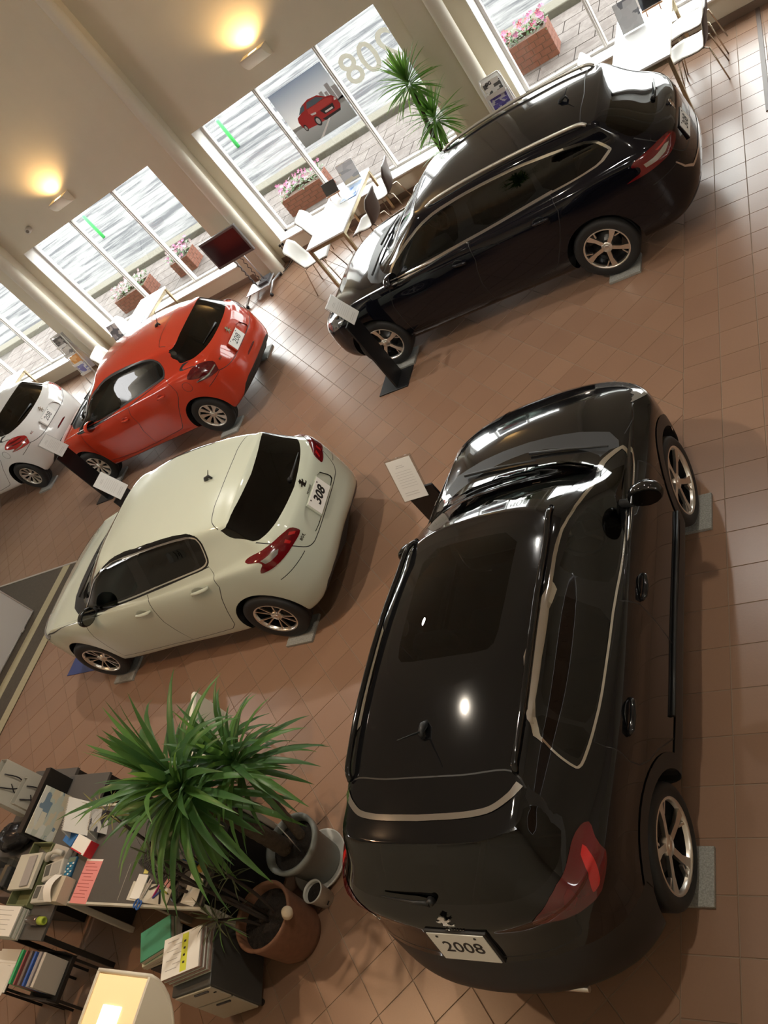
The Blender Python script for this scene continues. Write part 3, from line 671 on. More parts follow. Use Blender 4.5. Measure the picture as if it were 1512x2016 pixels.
SPEC['h208'] = dict(
    glass=[(1.0,.955),(.80,1.045),(.55,1.185),(.314,1.30),(.023,1.375),(-.254,1.404),(-.603,1.404),(-.883,1.375),(-1.026,1.333),(-1.096,1.262),(-1.114,1.166),(-1.082,1.097),(-1.026,1.071),(-.72,1.054),(-.341,1.022),(.072,.988),(.518,.944),(.98,.93)],
    front=[(.50,.985),(.62,1.07),(.52,1.155),(.241,1.295),(.029,1.35),(-.199,1.375),(-.18,1.25),(-.132,1.01),(.172,.992),(.447,.975)],
    rear=[(-.341,1.38),(-.687,1.367),(-.985,1.32),(-.99,1.25),(-.955,1.092),(-.669,1.068),(-.324,1.035)],
    quarter=[(-1.02,1.305),(-1.071,1.254),(-1.088,1.166),(-1.06,1.11),(-.985,1.095),(-1.02,1.24)],
    triangle=[(.94,.952),(.79,1.03),(.62,1.045),(.52,.985),(.6,.962)],
    ring=.02, ringmat='dark', ringin=.0,
    doors=[[(.93,.93),(.955,.80),(.95,.62),(.93,.35),(.3,.29),(-.10,.30),(-.115,.567),(-.173,.71),(-.175,.865),(-.229,.977)],
           [(-.229,.977),(-.175,.865),(-.173,.71),(-.115,.567),(-.10,.30),(-.62,.33),(-.699,.343),(-.747,.387),(-.973,.672),(-1.10,.80),(-1.141,.872),(-1.137,.984),(-1.056,1.075)]],
    handles=[((.043,.844),(-.096,.835)),((-.786,.91),(-.933,.905))],
    hood=[(1.78,.62),(1.66,.70),(1.45,.745),(1.2,.765),(1.0,.775)],
    cowl=[(1.47,-.1),(1.45,.10),(1.38,.40),(1.30,.51),(1.16,.64),(.85,.70),(.55,.68),(.6,-.1)],
    screen=[(-.1,1.0),(.58,.995),(.63,1.005),(.60,1.14),(.53,1.33),(.485,1.375),(.3,1.40),(-.1,1.405)],
    rglass=[(-.1,1.035),(.047,1.035),(.266,1.042),(.45,1.06),(.541,1.075),(.623,1.088),(.638,1.11),(.605,1.175),(.580,1.27),(.547,1.315),(.377,1.352),(.2,1.362),(-.1,1.365)],
    tail=[(-1.775,.566,.902),(-1.782,.62,.81),(-1.78,.636,.784),(-1.668,.759,.818),(-1.487,.821,.859),(-1.60,.785,.88),(-1.515,.808,.909),(-1.415,.809,.951),(-1.458,.783,.996),(-1.529,.727,1.024),(-1.633,.672,1.018),(-1.716,.621,.976)],
    recess=[(-.1,.705),(.30,.705),(.32,.74),(.26,.865),(-.1,.875)], tailcol='deep', tsub=[('tail_red',[(-1.49,.78,.985),(-1.56,.73,.995),(-1.70,.64,.955),(-1.74,.60,.93),(-1.69,.65,.94),(-1.57,.745,.97)]),('tail_red',[(-1.46,.80,.955),(-1.55,.77,.955),(-1.69,.68,.915),(-1.74,.62,.89),(-1.69,.69,.895),(-1.56,.78,.935)]),
        ('tail_clear',[(-1.76,.60,.875),(-1.768,.598,.86),(-1.69,.735,.838),(-1.49,.822,.858),(-1.50,.82,.868),(-1.69,.728,.855)])],
    roofseam=[(-1.165,-.02),(-1.16,.119),(-1.146,.278),(-1.155,.457),(-1.20,.477),(-1.262,.49)],
    tgseam=[(.637,1.095),(.703,1.028),(.69,.90),(.626,.779),(.439,.713),(.207,.699),(-.05,.698)],
    bumpline=[(-1.60,.795,.72),(-1.70,.72,.75),(-1.787,.626,.779)],
    lower=[(-.1,.15),(-.1,.395),(.393,.404),(.523,.375),(.60,.30),(.62,.15)],
    fog=[(-.115,.54),(.121,.54),(.155,.552),(.10,.568),(-.10,.568),(-.15,.56)],
    plate=((-1.862,.055,.785),.0),plate_up=(.04,0,.148), text='208', shear=.12, bold=.0, tsize=.12,
    lion=(-1.81,-.01,.93), badge=((-1.814,.477,.855),'208',.045,.25),
    antenna=(-.99,.037), wiper=((-1.712,-.015,1.081),(-1.664,.40,1.10)), wheel='fan', inch=.20, mirror=(.60,.86,.99), mirrorcol='paint')
SPEC['w308'] = dict(
    glass=[(.90,.955),(.787,1.069),(.483,1.235),(.244,1.34),(.004,1.392),(-.33,1.422),(-.60,1.428),(-.957,1.42),(-1.35,1.368),(-1.668,1.30),(-1.788,1.16),(-1.782,1.14),(-1.667,1.085),(-1.40,1.07),(-1.101,1.062),(-.42,1.02),(-.129,1.008),(.669,.95),(.88,.936)],
    front=[(.62,1.01),(.70,1.055),(.484,1.19),(.283,1.275),(.109,1.33),(-.199,1.39),(-.18,1.25),(-.085,1.032),(.293,1.022),(.55,1.012)],
    rear=[(-.345,1.395),(-.965,1.385),(-1.02,1.30),(-1.02,1.098),(-.31,1.052)],
    quarter=[(-1.05,1.375),(-1.66,1.275),(-1.745,1.158),(-1.65,1.10),(-1.445,1.085),(-1.10,1.078)],
    ring=.024, ringmat='chrome', ringin=.0,
    doors=[[(.86,.93),(.90,.84),(.94,.73),(.94,.56),(.92,.34),(.3,.33),(-.10,.32),(-.09,.55),(-.13,.72),(-.173,.824),(-.178,1.01)],
           [(-.178,1.01),(-.173,.824),(-.13,.72),(-.09,.55),(-.10,.32),(-.80,.335),(-.90,.42),(-1.02,.62),(-1.10,.78),(-1.15,.92),(-1.13,1.06)]],
    handles=[((.086,.872),(-.083,.855)),((-.86,.908),(-1.05,.905))],
    hood=[(1.88,.64),(1.78,.73),(1.52,.78),(1.2,.80),(1.0,.81)],
    cowl=[(1.306,-.1),(1.30,.20),(1.25,.445),(1.16,.60),(1.03,.69),(.85,.73),(.6,.70),(.65,-.1)],
    screen=[(-.1,1.0),(.60,.995),(.655,1.0),(.615,1.16),(.545,1.335),(.50,1.38),(.3,1.395),(-.1,1.398)],
    rglass=[(-.1,1.068),(.2,1.072),(.45,1.088),(.576,1.108),(.63,1.135),(.60,1.24),(.582,1.345),(.45,1.358),(.2,1.358),(-.1,1.358)],
    tail=[(-1.888,.814,.966),(-1.926,.799,1.002),(-2.065,.735,1.014),(-2.171,.614,1.007),(-2.243,.469,.968),(-2.272,.43,.901),(-2.267,.487,.873),(-2.208,.648,.85),(-2.111,.753,.855),(-1.979,.811,.85),(-1.791,.831,.846),(-1.855,.826,.864),(-1.955,.814,.885),(-1.962,.804,.938)],
    tailcol='red', tsub=[('tail_clear',[(-1.999,.797,.938),(-2.084,.758,.936),(-2.191,.636,.948),(-2.222,.575,.93),(-2.182,.672,.90),(-2.102,.754,.893),(-2.008,.798,.902)]),
        ('tail_bright',[(-2.10,.70,.975),(-2.2,.55,.97),(-2.24,.47,.945),(-2.21,.57,.955),(-2.12,.69,.96)])],
    roofseam=[(-1.62,-.02),(-1.61,.16),(-1.60,.286),(-1.604,.50),(-1.63,.545),(-1.70,.578)],
    tgseam=[(.636,1.13),(.65,1.04),(.63,.93),(.58,.82),(.50,.74),(.40,.715),(.1,.71),(-.05,.71)],
    bumpline=[(-2.0,.815,.72),(-2.15,.71,.735),(-2.23,.60,.74)],
    lower=[(-.1,.15),(-.1,.38),(.45,.39),(.60,.36),(.68,.30),(.70,.15)],
    chromebump=[(-.1,.565),(.50,.582),(.60,.655),(.655,.755),(.665,.75),(.615,.645),(.52,.562),(-.1,.545)],
    plate=((-2.312,.13,.80),.0),plate_up=(.035,0,.145), text='308', shear=.2, bold=.002, tsize=.12,
    lion=(-2.265,.03,.976), badge=None,
    antenna=(-1.407,0), wiper=((-2.136,.011,1.099),(-2.125,-.347,1.103)), wheel='five', inch=.225, mirror=(.76,.88,1.02), mirrorcol='paint',
    rails=[(.11,.545,1.42),(-.05,.555,1.45),(-.5,.575,1.47),(-1.0,.585,1.465),(-1.4,.585,1.435),(-1.60,.578,1.40),(-1.66,.575,1.37)], railmat='satin')
SPEC['c2008'] = dict(
    glass=[(1.10,.995),(.77,1.12),(.383,1.315),(.18,1.39),(-.05,1.428),(-.288,1.452),(-.505,1.475),(-.835,1.48),(-1.064,1.466),(-1.149,1.432),(-1.19,1.314),(-1.232,1.196),(-1.225,1.172),(-1.194,1.155),(-1.064,1.135),(-.838,1.109),(-.566,1.097),(-.228,1.082),(.209,1.03),(.578,1.0),(.937,.969)],
    front=[(.50,1.055),(.56,1.11),(.43,1.22),(.296,1.29),(.15,1.345),(-.05,1.38),(-.165,1.405),(-.155,1.25),(-.095,1.10),(.22,1.06)],
    rear=[(-.325,1.40),(-.45,1.43),(-.70,1.438),(-.98,1.43),(-1.0,1.30),(-.975,1.148),(-.6,1.118),(-.29,1.105)],
    quarter=[(-1.04,1.425),(-1.10,1.41),(-1.14,1.326),(-1.175,1.19),(-1.15,1.175),(-1.0,1.152),(-1.03,1.32)],
    triangle=[(.90,.995),(.77,1.085),(.62,1.14),(.56,1.07),(.62,1.03)],
    ring=.012, ringmat='chrome', ringin=.008,
    chromeband=[(-.254,1.435),(-.42,1.468),(-.742,1.478),(-1.03,1.464),(-1.155,1.425),(-1.17,1.37),(-1.13,1.40),(-1.06,1.432),(-.98,1.444),(-.74,1.448),(-.45,1.44),(-.31,1.412)],
    doors=[[(.93,.96),(.955,.80),(.95,.62),(.93,.40),(.3,.36),(-.16,.37),(-.157,.53),(-.154,.653),(-.152,.80),(-.151,.94),(-.20,1.07)],
           [(-.20,1.07),(-.151,.94),(-.152,.80),(-.154,.653),(-.157,.53),(-.16,.37),(-.68,.40),(-.74,.47),(-.88,.65),(-.993,.756),(-1.06,.85),(-1.085,.951),(-1.06,1.135)]],
    handles=[((.065,.925),(-.12,.928)),((-.756,.985),(-.964,.985))],
    hood=[(1.78,.60),(1.696,.679),(1.5,.715),(1.326,.736),(1.18,.70)],
    cowl=[(1.309,-.1),(1.30,.20),(1.275,.40),(1.22,.60),(1.12,.67),(.85,.71),(.55,.68),(.6,-.1)],
    screen=[(-.1,1.055),(.56,1.045),(.62,1.055),(.59,1.20),(.53,1.36),(.48,1.405),(.3,1.425),(-.1,1.43)],
    rglass=[(-.1,1.165),(.174,1.17),(.448,1.185),(.605,1.196),(.646,1.18),(.594,1.256),(.544,1.38),(.515,1.40),(.434,1.418),(.233,1.425),(-.1,1.43)],
    chromebar=[(-1.556,-.02),(-1.552,.12),(-1.548,.204),(-1.538,.30),(-1.512,.398),(-1.447,.482),(-1.39,.522)],
    tail=[(-1.446,.732,1.106),(-1.463,.703,1.129),(-1.524,.676,1.148),(-1.647,.658,1.155),(-1.771,.597,1.165),(-1.893,.469,1.091),(-1.897,.454,1.031),(-1.837,.605,.978),(-1.727,.737,.965),(-1.651,.773,1.002),(-1.558,.79,1.037),(-1.52,.75,1.085)],
    tailcol='deep', tsub=[('tail_bright',[(-1.56,.725,1.115),(-1.62,.70,1.115),(-1.70,.70,1.03),(-1.73,.715,1.0),(-1.68,.745,1.005),(-1.61,.735,1.06)]),('tail_red',[(-1.72,.63,1.13),(-1.77,.60,1.12),(-1.83,.59,1.03),(-1.80,.63,1.01),(-1.75,.66,1.05)]),('tail_red',[(-1.82,.55,1.10),(-1.86,.51,1.07),(-1.875,.50,1.01),(-1.84,.57,1.0)])],
    roofseam=[(-1.36,-.02),(-1.355,.238),(-1.33,.448),(-1.36,.52),(-1.402,.544)],
    tgseam=[(.546,1.39),(.594,1.259),(.646,1.175),(.66,1.05),(.62,.95),(.60,.86),(.45,.838),(.25,.835),(-.05,.835)],
    bumpline=None,
    lower=[(-.1,.2),(-.1,.80),(.30,.80),(.56,.79),(.70,.745),(.79,.70),(.86,.63),(.9,.2)], lowerx=-1.56,
    clad=True,
    plate=((-1.975,-.02,.922),.0),plate_up=(.059,0,.205), text='2008', shear=.1, bold=.001, tsize=.118,
    lion=(-1.92,.007,1.078), badge=((-1.877,.54,.957),'e-HDi',.032,.2), maker=(-1.95,-.03,1.036),
    antenna=(-1.11,.02), wiper=((-1.855,.027,1.188),(-1.833,.321,1.206)), wheel='five', inch=.248, mirror=(.50,.92,1.10), mirrorcol='black', folded=(.50,.80,1.06),
    rails=[(.30,.485,1.40),(.20,.50,1.44),(0,.515,1.465),(-.4,.525,1.49),(-.9,.53,1.492),(-1.2,.52,1.475),(-1.30,.51,1.455),(-1.34,.505,1.42)], railmat='black',
    sunroof=[(.19,-.1),(.185,.30),(.14,.44),(-.137,.44),(-.571,.425),(-.734,.38),(-.84,.256),(-.882,.12),(-.885,-.1)],
    sunglass=[(.13,-.1),(.125,.33),(-.318,.335),(-.64,.325),(-.70,.27),(-.708,-.1)])

def rim_parts(style, R, w):
    """lip, spokes and hub of one wheel, axis along y, outside at +y"""
    def cone(r, t): return .30*w + .14*w*(r/R) + t
    bm = bmesh.new()
    lathe(bm, [(R, .47*w), (R-.006, .485*w), (R-.013, .47*w), (R-.018, .40*w), (R-.022, .33*w)], 40, 'Y')
    def spoke(poly, a, t0=0, t1=.022, mi=0):
        ca, sa = math.cos(a), math.sin(a); top = []; bot = []
        for u, v in poly:                                   # u outwards, v across
            x = u*ca - v*sa; z = u*sa + v*ca; r = math.hypot(u, v)
            top.append(bm.verts.new((x, cone(r, 0)+t0, z))); bot.append(bm.verts.new((x, cone(r, 0)+t0-t1, z)))
        n = len(poly); fs = [bm.faces.new(top[::-1]), bm.faces.new(bot)]
        for k in range(n): fs.append(bm.faces.new((top[k], top[(k+1)%n], bot[(k+1)%n], bot[k])))
        for f in fs: f.material_index = mi
    Q = R - .012
    if style == 'five':
        for k in range(5):
            a = 2*PI*k/5 + PI/2
            spoke([(.02,-.018),(.05,-.020),(.6*Q,-.022),(Q,-.052),(Q,.010),(.6*Q,.016),(.05,.020),(.02,.018)], a)
            spoke([(.68*Q,.030),(Q,.072),(Q,.058),(.70*Q,.018)], a, -.004)
    elif style == 'tenv':
        for k in range(5):
            a = 2*PI*k/5 + PI/2
            for s in (1, -1):
                spoke([(.03,s*.006),(.06,s*.004),(.55*Q,s*.018),(Q,s*.042),(Q,s*.056),(.55*Q,s*.030),(.06,s*.016),(.03,s*.016)][::s], a, 0, .016)
    else:
        for k in range(9):
            a = 2*PI*k/9 + PI/2
            spoke([(.03,-.010),(.06,-.014),(.6*Q,-.024),(.8*Q,-.040),(Q,-.055),(Q,.018),(.8*Q,.022),(.6*Q,.016),(.06,.012),(.03,.010)], a, 0, .014)
    lathe(bm, [(.0001, .36*w), (.05, .35*w), (.058, .31*w), (.058, .15*w)], 20, 'Y')
    return bm

def make_wheels(root, p, sp):
    R, w = sp['inch'], p['tw']; T = p['wr']
    bm = bmesh.new()
    prof = [(R-.02,-.42*w),(R,-.46*w),(R+.012,-.49*w),((R+T)/2,-.51*w),(T-.02,-.485*w),(T-.006,-.43*w),(T,-.33*w),(T,-.13*w),(T-.007,-.12*w),(T-.007,-.10*w),(T,-.09*w),(T,.09*w),(T-.007,.10*w),(T-.007,.12*w),(T,.13*w),(T,.33*w),(T-.006,.43*w),(T-.02,.485*w),((R+T)/2,.51*w),(R+.012,.49*w),(R,.47*w),(R-.003,.44*w)]
    lathe(bm, prof, 48, 'Y'); bmesh.ops.recalc_face_normals(bm, faces=bm.faces)
    tyre = bm_obj('wheel', bm, RUBBER, root)
    face = {'five': SATIN, 'tenv': SATIN, 'fan': SILVERALLOY}[sp['wheel']]
    bm = rim_parts(sp['wheel'], R, w); bmesh.ops.recalc_face_normals(bm, faces=bm.faces)
    rim = bm_obj('rim', bm, face, tyre)
    bm = bmesh.new(); lathe(bm, [(R-.022,-.1*w),(.0001,-.1*w)], 32, 'Y'); lathe(bm, [(R-.021,-.1*w),(R-.019,.36*w)], 32, 'Y'); bm_obj('rim_barrel', bm, DARKALLOY, tyre)
    bm = bmesh.new(); lathe(bm, [(.135,.0),(.135,.02*w+.01),(.06,.02*w+.01),(.06,.1*w),(.0001,.1*w)], 28, 'Y'); bm_obj('brake_disc', bm, DISC, tyre)
    bm = bmesh.new(); lathe(bm, [(.0001,.385*w),(.024,.38*w),(.029,.365*w),(.03,.3*w)], 20, 'Y'); bm_obj('hub_cap', bm, SATIN, tyre)
    tyre.location = (p['wb']/2, p['track'], T)
    for sx in (1, -1):
        for sy in (1, -1):
            if (sx, sy) == (1, 1): continue
            c = copy_tree(tyre, root); c.location = (sx*p['wb']/2, sy*p['track'], T)
            if sy < 0: c.rotation_euler = (0, 0, PI)
            if sx < 0: c.rotation_euler = (0, .5, c.rotation_euler[2])

def make_mirror(root, q, sp, paint):
    m = {'black': GLOSSB, 'paint': paint, 'chrome': CHROME}[sp['mirrorcol']]
    q0 = q
    for s in (1, -1):
        q = sp['folded'] if (s > 0 and sp.get('folded')) else q0
        bm = bmesh.new(); bmesh.ops.create_uvsphere(bm, u_segments=20, v_segments=12, radius=1)
        for v in bm.verts:
            x, y, z = v.co; x = max(x, -.25); k = 1 if x > -.24 else .96
            v.co = (q[0]+x*.10, s*(q[1]+y*.115*k-.012*x), q[2]+z*.078*k*(1-.25*y*s*0) + .01*y)
        if s < 0: bmesh.ops.reverse_faces(bm, faces=bm.faces)
        o = bm_obj('wing_mirror', bm, m, root, smooth=True)
        bm = bmesh.new(); bmesh.ops.create_circle(bm, cap_ends=True, segments=20, radius=1)
        for v in bm.verts: v.co = (q[0]-.028, s*(q[1]+v.co.x*.098), q[2]+v.co.y*.062)
        bm_obj('mirror_glass', bm, mat('mirror_dark', (.12,.12,.12), .06, metal=1.0), o)
        tubeo('mirror_stalk', [(q[0]+.02, s*(q[1]-.18), q[2]-.055), (q[0]+.01, s*(q[1]-.08), q[2]-.055), (q[0], s*(q[1]-.03), q[2]-.04)], [.03,.026,.03], BLACKP, o)

def make_car(key, label, paint, ink=INK, loc=None, group=None):
    p, sp = CARS[key], SPEC[key]
    root = empty('car'); tag(root, label, 'car', group)
    (x, y), hd, z0, k = loc or PLACE[key]
    s = Shell(p)
    sideok = lambda c, n: c.y > .30 and n.y > .12
    wheelok = lambda c, n: c.y > .40 and c.z < 1.0
    hw = p['wb']/2
    def circ(cx, r, n=40): return [(cx+r*math.cos(2*PI*i/n), p['wr']+.01+r*math.sin(2*PI*i/n)) for i in range(n)]
    if sp.get('clad'):
        for sx in (1, -1): s.cut(circ(sx*hw, p['arch']+.085), SIDE, 'cladding', wheelok)
        s.cut([(hw-.3,.15),(hw-.3,.44),(-hw+.3,.46),(-hw+.3,.15)], SIDE, 'cladding', wheelok)
    for sx in (1, -1): s.cut(circ(sx*hw, p['arch']), SIDE, 'void', wheelok, delete=True)
    # bonnet, bumpers, tailgate
    B = {'body'}
    hood = sp['hood']
    s.cut([(p['xF']-.10,-.1),(p['xF']-.12,.35),(p['xF']-.2,.5)] + hood + [(.9,-.1)], TOP, 'hood', lambda c, n: c.z > .70 and n.z > .3 and c.x > .8, B)
    s.cut(strip_poly(smooth_line(hood), .0045), TOP, 'gap', lambda c, n: c.z > .70 and n.z > .15 and c.x > .8)
    for i, d in enumerate(sp['doors']):
        s.cut(d, SIDE, 'door_front' if i == 0 else 'door_rear', sideok, B | {'cladding'} if False else B)
    for d in sp['doors']:
        s.cut(strip_poly(d + [d[0]], .008), SIDE, 'gap', sideok, {'body', 'door_front', 'door_rear'})
    rearok = lambda c, n: c.x < -1.0 and n.x < .15
    tg = sp['tgseam']
    s.cut([(-.1,tg[0][1]+.35),(tg[0][0]-.03,tg[0][1]+.35)] + tg + [(-.1,tg[-1][1])], REAR, 'tailgate', lambda c, n: c.x < sp['roofseam'][0][0] and n.x < .5, B)
    if sp['lower']:
        lx = sp.get('lowerx', -1.2)
        s.cut(sp['lower'], REAR, 'rear_apron', lambda c, n: c.x < lx and n.x < .3 , B | {'cladding', 'tailgate'})
    if sp.get('recess'): s.cut(round_poly(sp['recess'], 1), REAR, 'plate_recess', lambda c, n: c.x < -1.5 and n.x < 0, {'tailgate', 'body'})
    s.cut(strip_poly(smooth_line(tg), .009), REAR, 'gap', rearok, {'body', 'tailgate', 'rear_apron'})
    s.cut(strip_poly(smooth_line(sp['roofseam']), .008), TOP, 'gap', lambda c, n: c.z > 1.2 and n.z > .2)
    if sp['bumpline']: s.cut(strip_poly([CORNER(q) for q in sp['bumpline']], .008), CORNER, 'gap', lambda c, n: c.x < -1 and c.y > .3)
    if sp.get('fog'): s.cut(sp['fog'], REAR, 'fog_lamp', rearok)
    if sp.get('chromebump'): s.cut(sp['chromebump'], REAR, 'bumper_strip', rearok)
    # nose: grille, lower intake, headlamps
    frontok = lambda c, n: c.x > 1.2 and n.x > .2
    zg = p['front'][4][1]
    s.cut([(-.1,zg-.17),(.42,zg-.17),(.50,zg-.06),(.44,zg-.02),(-.1,zg-.02)], REAR, 'grille', frontok)
    s.cut([(-.1,.27),(.55,.27),(.60,.38),(-.1,.40)], REAR, 'intake', frontok)
    hx = p['xF']
    s.cut([(hx-.60,zg+.105),(hx-.42,zg+.10),(hx-.25,zg+.055),(hx-.05,zg-.03),(hx-.10,zg-.09),(hx-.30,zg-.03),(hx-.46,zg+.02)], SIDE, 'headlight', lambda c, n: c.x > 1.2 and c.y > .38 and n.z < .93)
    # cowl, windscreen, roof
    s.cut(sp['cowl'], TOP, 'cowl', lambda c, n: c.z < sp['screen'][0][1]+.02 and c.x > .5 and n.z > .1)
    scrok = lambda c, n: c.x > .02 and n.x > .06 and n.z > .05 and c.z > .95
    s.cut(sp['screen'], REAR, 'windscreen_edge', scrok)
    s.cut(offset_poly(sp['screen'], -.035), REAR, 'windscreen', scrok)
    if sp.get('sunroof'):
        s.cut(round_poly(sp['sunroof'], 1), TOP, 'roof_panel', lambda c, n: c.z > 1.2)
        s.cut(round_poly(sp['sunglass'], 1), TOP, 'sunroof', lambda c, n: c.z > 1.2)
    # side glass
    g = round_poly(sp['glass'], 1)
    glassok = lambda c, n: c.y > .38 and n.y > .1
    s.cut(g, SIDE, 'window_frame', glassok)
    if sp['ring']:
        a = offset_poly(g, -sp['ringin']); b = offset_poly(g, -sp['ringin']-sp['ring'])
        s.cut(a, SIDE, 'window_strip', glassok); s.cut(b, SIDE, 'window_frame', glassok)
    if sp.get('chromeband'): s.cut(sp['chromeband'], SIDE, 'window_strip', glassok)
    for nm in ('front', 'rear', 'quarter', 'triangle'):
        if sp.get(nm): s.cut(round_poly(sp[nm], 1), SIDE, nm + '_glass', glassok)
    rgx = {'h208': -1.30, 'h308': -1.435, 'w308': -1.79, 'c2008': -1.415}[key]
    s.cut(round_poly(sp['rglass'], 1), REAR, 'rear_window', lambda c, n: c.x < rgx and n.x < .3)
    if sp.get('chromebar'): s.cut(strip_poly(smooth_line(sp['chromebar']), .030), TOP, 'tailgate_strip', lambda c, n: c.x < -1.2 and c.z > 1.36)
    # rear lamps
    cok = lambda c, n: c.x < -1.2 and c.y > .3
    s.cut(round_poly([CORNER(q) for q in sp['tail']], 1), CORNER, 'tail_light', cok)
    for nm, poly in sp['tsub']: s.cut(round_poly([CORNER(q) for q in poly], 1) if key == 'c2008' else [CORNER(q) for q in poly], CORNER, nm, cok, {'tail_light', 'tail_red', 'tail_bright'})
    if key == 'h208': s.cut(circ(-1.341, .075, 20) and [(-1.341+.075*math.cos(t*PI/10), .863+.075*math.sin(t*PI/10)) for t in range(21)] + [(-1.341+.069*math.cos(t*PI/10), .863+.069*math.sin(t*PI/10)) for t in range(20, -1, -1)], SIDE, 'gap', sideok, B)
    mats = {'body': [paint, BLACKP], 'cladding': BLACKP, 'hood': paint, 'door_front': paint, 'door_rear': paint, 'tailgate': paint, 'rear_apron': BLACKP, 'plate_recess': paint, 'fog_lamp': REDLENS,
            'bumper_strip': CHROME, 'grille': BLACKP, 'intake': BLACKP, 'headlight': LENS, 'cowl': BLACKP, 'windscreen_edge': GLOSSB, 'windscreen': SCREENGLASS, 'roof_panel': GLOSSB,
            'sunroof': glass_mat('sunroof_glass', (.10,.12,.11), 1.5), 'window_frame': GLOSSB, 'window_strip': CHROME if sp['ringmat'] == 'chrome' else mat('grey_strip', (.05,.05,.05), .3),
            'front_glass': CLEARGLASS, 'rear_glass': DARKGLASS, 'quarter_glass': DARKGLASS, 'triangle_glass': CLEARGLASS, 'rear_window': DARKGLASS, 'tailgate_strip': CHROME,
            'tail_light': REDLENS if sp['tailcol'] == 'red' else DEEPRED, 'tail_clear': CLEARLENS, 'tail_red': REDLENS, 'tail_bright': BRIGHTRED, 'tail_claw': BRIGHTRED, 'void': BLACKP, 'gap': BLACKP}
    names = {'door_front': 'door', 'door_rear': 'door', 'front_glass': 'door_window', 'rear_glass': 'door_window', 'quarter_glass': 'quarter_window', 'triangle_glass': 'quarter_window',
             'tail_clear': 'tail_lamp_reflector', 'tail_red': 'tail_lamp_strip', 'tail_bright': 'tail_lamp_strip', 'tail_claw': 'tail_lamp_strip', 'windscreen_edge': 'windscreen_surround', 'roof_panel': 'roof_panel'}
    centre = {'plate_recess', 'body', 'cladding', 'hood', 'tailgate', 'rear_apron', 'fog_lamp', 'bumper_strip', 'grille', 'intake', 'cowl', 'windscreen_edge', 'windscreen', 'roof_panel', 'sunroof', 'rear_window', 'tailgate_strip'}
    lift = {'plate_recess': -.014, 'tail_light': .004, 'tail_clear': .005, 'tail_red': .005, 'tail_bright': .005, 'tail_claw': .005, 'window_strip': .004, 'tailgate_strip': .006, 'bumper_strip': .005, 'cladding': .006, 'headlight': .003}
    parts = s.emit(root, mats, centre, names, lift)
    for o in parts.get('windscreen', []): pass
    # wheel wells
    for sx in (1, -1):
        for sy in (1, -1):
            bm = bmesh.new(); a = [PI*(-.06+1.12*i/22) for i in range(23)]; r = p['arch']+.004
            rows = []
            for t in a:
                X = sx*hw + r*math.cos(t); Z = p['wr']+.01 + r*math.sin(t); qo = s.y_at(X, max(Z, .27))[0]
                yo = (qo.y if qo else p['W'])-.004
                rows.append([bm.verts.new((X, sy*.42, Z)), bm.verts.new((X, sy*yo, Z))])
            for u, v in zip(rows, rows[1:]): bm.faces.new((u[0], u[1], v[1], v[0]))
            bm.faces.new([u[0] for u in rows])
            bm_obj('wheel_liner', bm, BLACKP, root)
    make_wheels(root, p, sp)
    make_mirror(root, sp['mirror'], sp, paint)
    # door handles
    for (a, b) in sp['handles']:
        for sg in (1, -1):
            pa, na = s.y_at(*a); pb, nb = s.y_at(*b)
            n = (na+nb).normalized(); m_ = (pa+pb)/2; d = pb-pa
            q = [pa+n*.002, pa+d*.12+n*.022, pa+d*.5+n*.030, pa+d*.88+n*.024, pb+n*.002]
            bm = bmesh.new(); tube(bm, q, [.010,.017,.019,.018,.011], 8)
            for v in bm.verts: v.co.y *= sg
            if sg < 0: bmesh.ops.reverse_faces(bm, faces=bm.faces)
            o = bm_obj('door_handle', bm, paint, root)
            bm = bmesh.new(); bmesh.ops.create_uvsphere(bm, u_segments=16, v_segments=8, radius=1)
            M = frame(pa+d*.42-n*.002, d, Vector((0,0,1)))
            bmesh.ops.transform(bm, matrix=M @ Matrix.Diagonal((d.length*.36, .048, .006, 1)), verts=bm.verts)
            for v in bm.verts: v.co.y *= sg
            bm_obj('handle_recess', bm, mat(paint.name+'_recess', tuple(paint['shade']), .35), o, smooth=True)  # shade of the handle hollow painted as a darker body colour
    # number plate, emblem, badges
    X, Yv = Vector((0,-1,0)), Vector(sp['plate_up'])
    N = X.cross(Yv).normalized(); c = Vector(sp['plate'][0]); 
    M = frame(c + N*.016, X, Yv)
    bm = bmesh.new(); box(bm, 0, 0, 0, .33, Yv.length*1.0, .006, bev=.002); bmesh.ops.transform(bm, matrix=M, verts=bm.verts)
    pl = bm_obj('number_plate', bm, WHITEPLATE, root)
    text_obj('plate_lettering', sp['text'], sp['tsize'], INK, M @ Matrix.Translation((0, 0, .0035)), pl, sp['shear'], .0006, sp['bold'])
    for sx in (-1, 1):
        bm = bmesh.new(); box(bm, sx*.11, Yv.length*.40, .004, .012, .012, .004); bmesh.ops.transform(bm, matrix=M, verts=bm.verts); bm_obj('plate_screw', bm, INK, pl)
    bm = bmesh.new(); box(bm, 0, 0, -.012, .36, Yv.length*1.08, .02, bev=.004); bmesh.ops.transform(bm, matrix=M, verts=bm.verts); bm_obj('plate_holder', bm, BLACKP if key == 'c2008' else paint, root)
    q, n = s.near(sp['lion']); M = frame(Vector((q.x, sp['lion'][1], q.z)) + Vector((n.x, 0, n.z)).normalized()*.003, X, Vector((-n.z, 0, n.x)) * (-1 if n.x > 0 else 1) if abs(n.x) > .2 else Vector((0,0,1)))
    M = frame(M.translation, X, Vector((.25, 0, 1)))
    bm = bmesh.new(); prism(bm, [(a*.105, b*.105) for a, b in LION], 0, .006, M); bm_obj('emblem', bm, DKCHROME if key == 'h308' else CHROME, root)
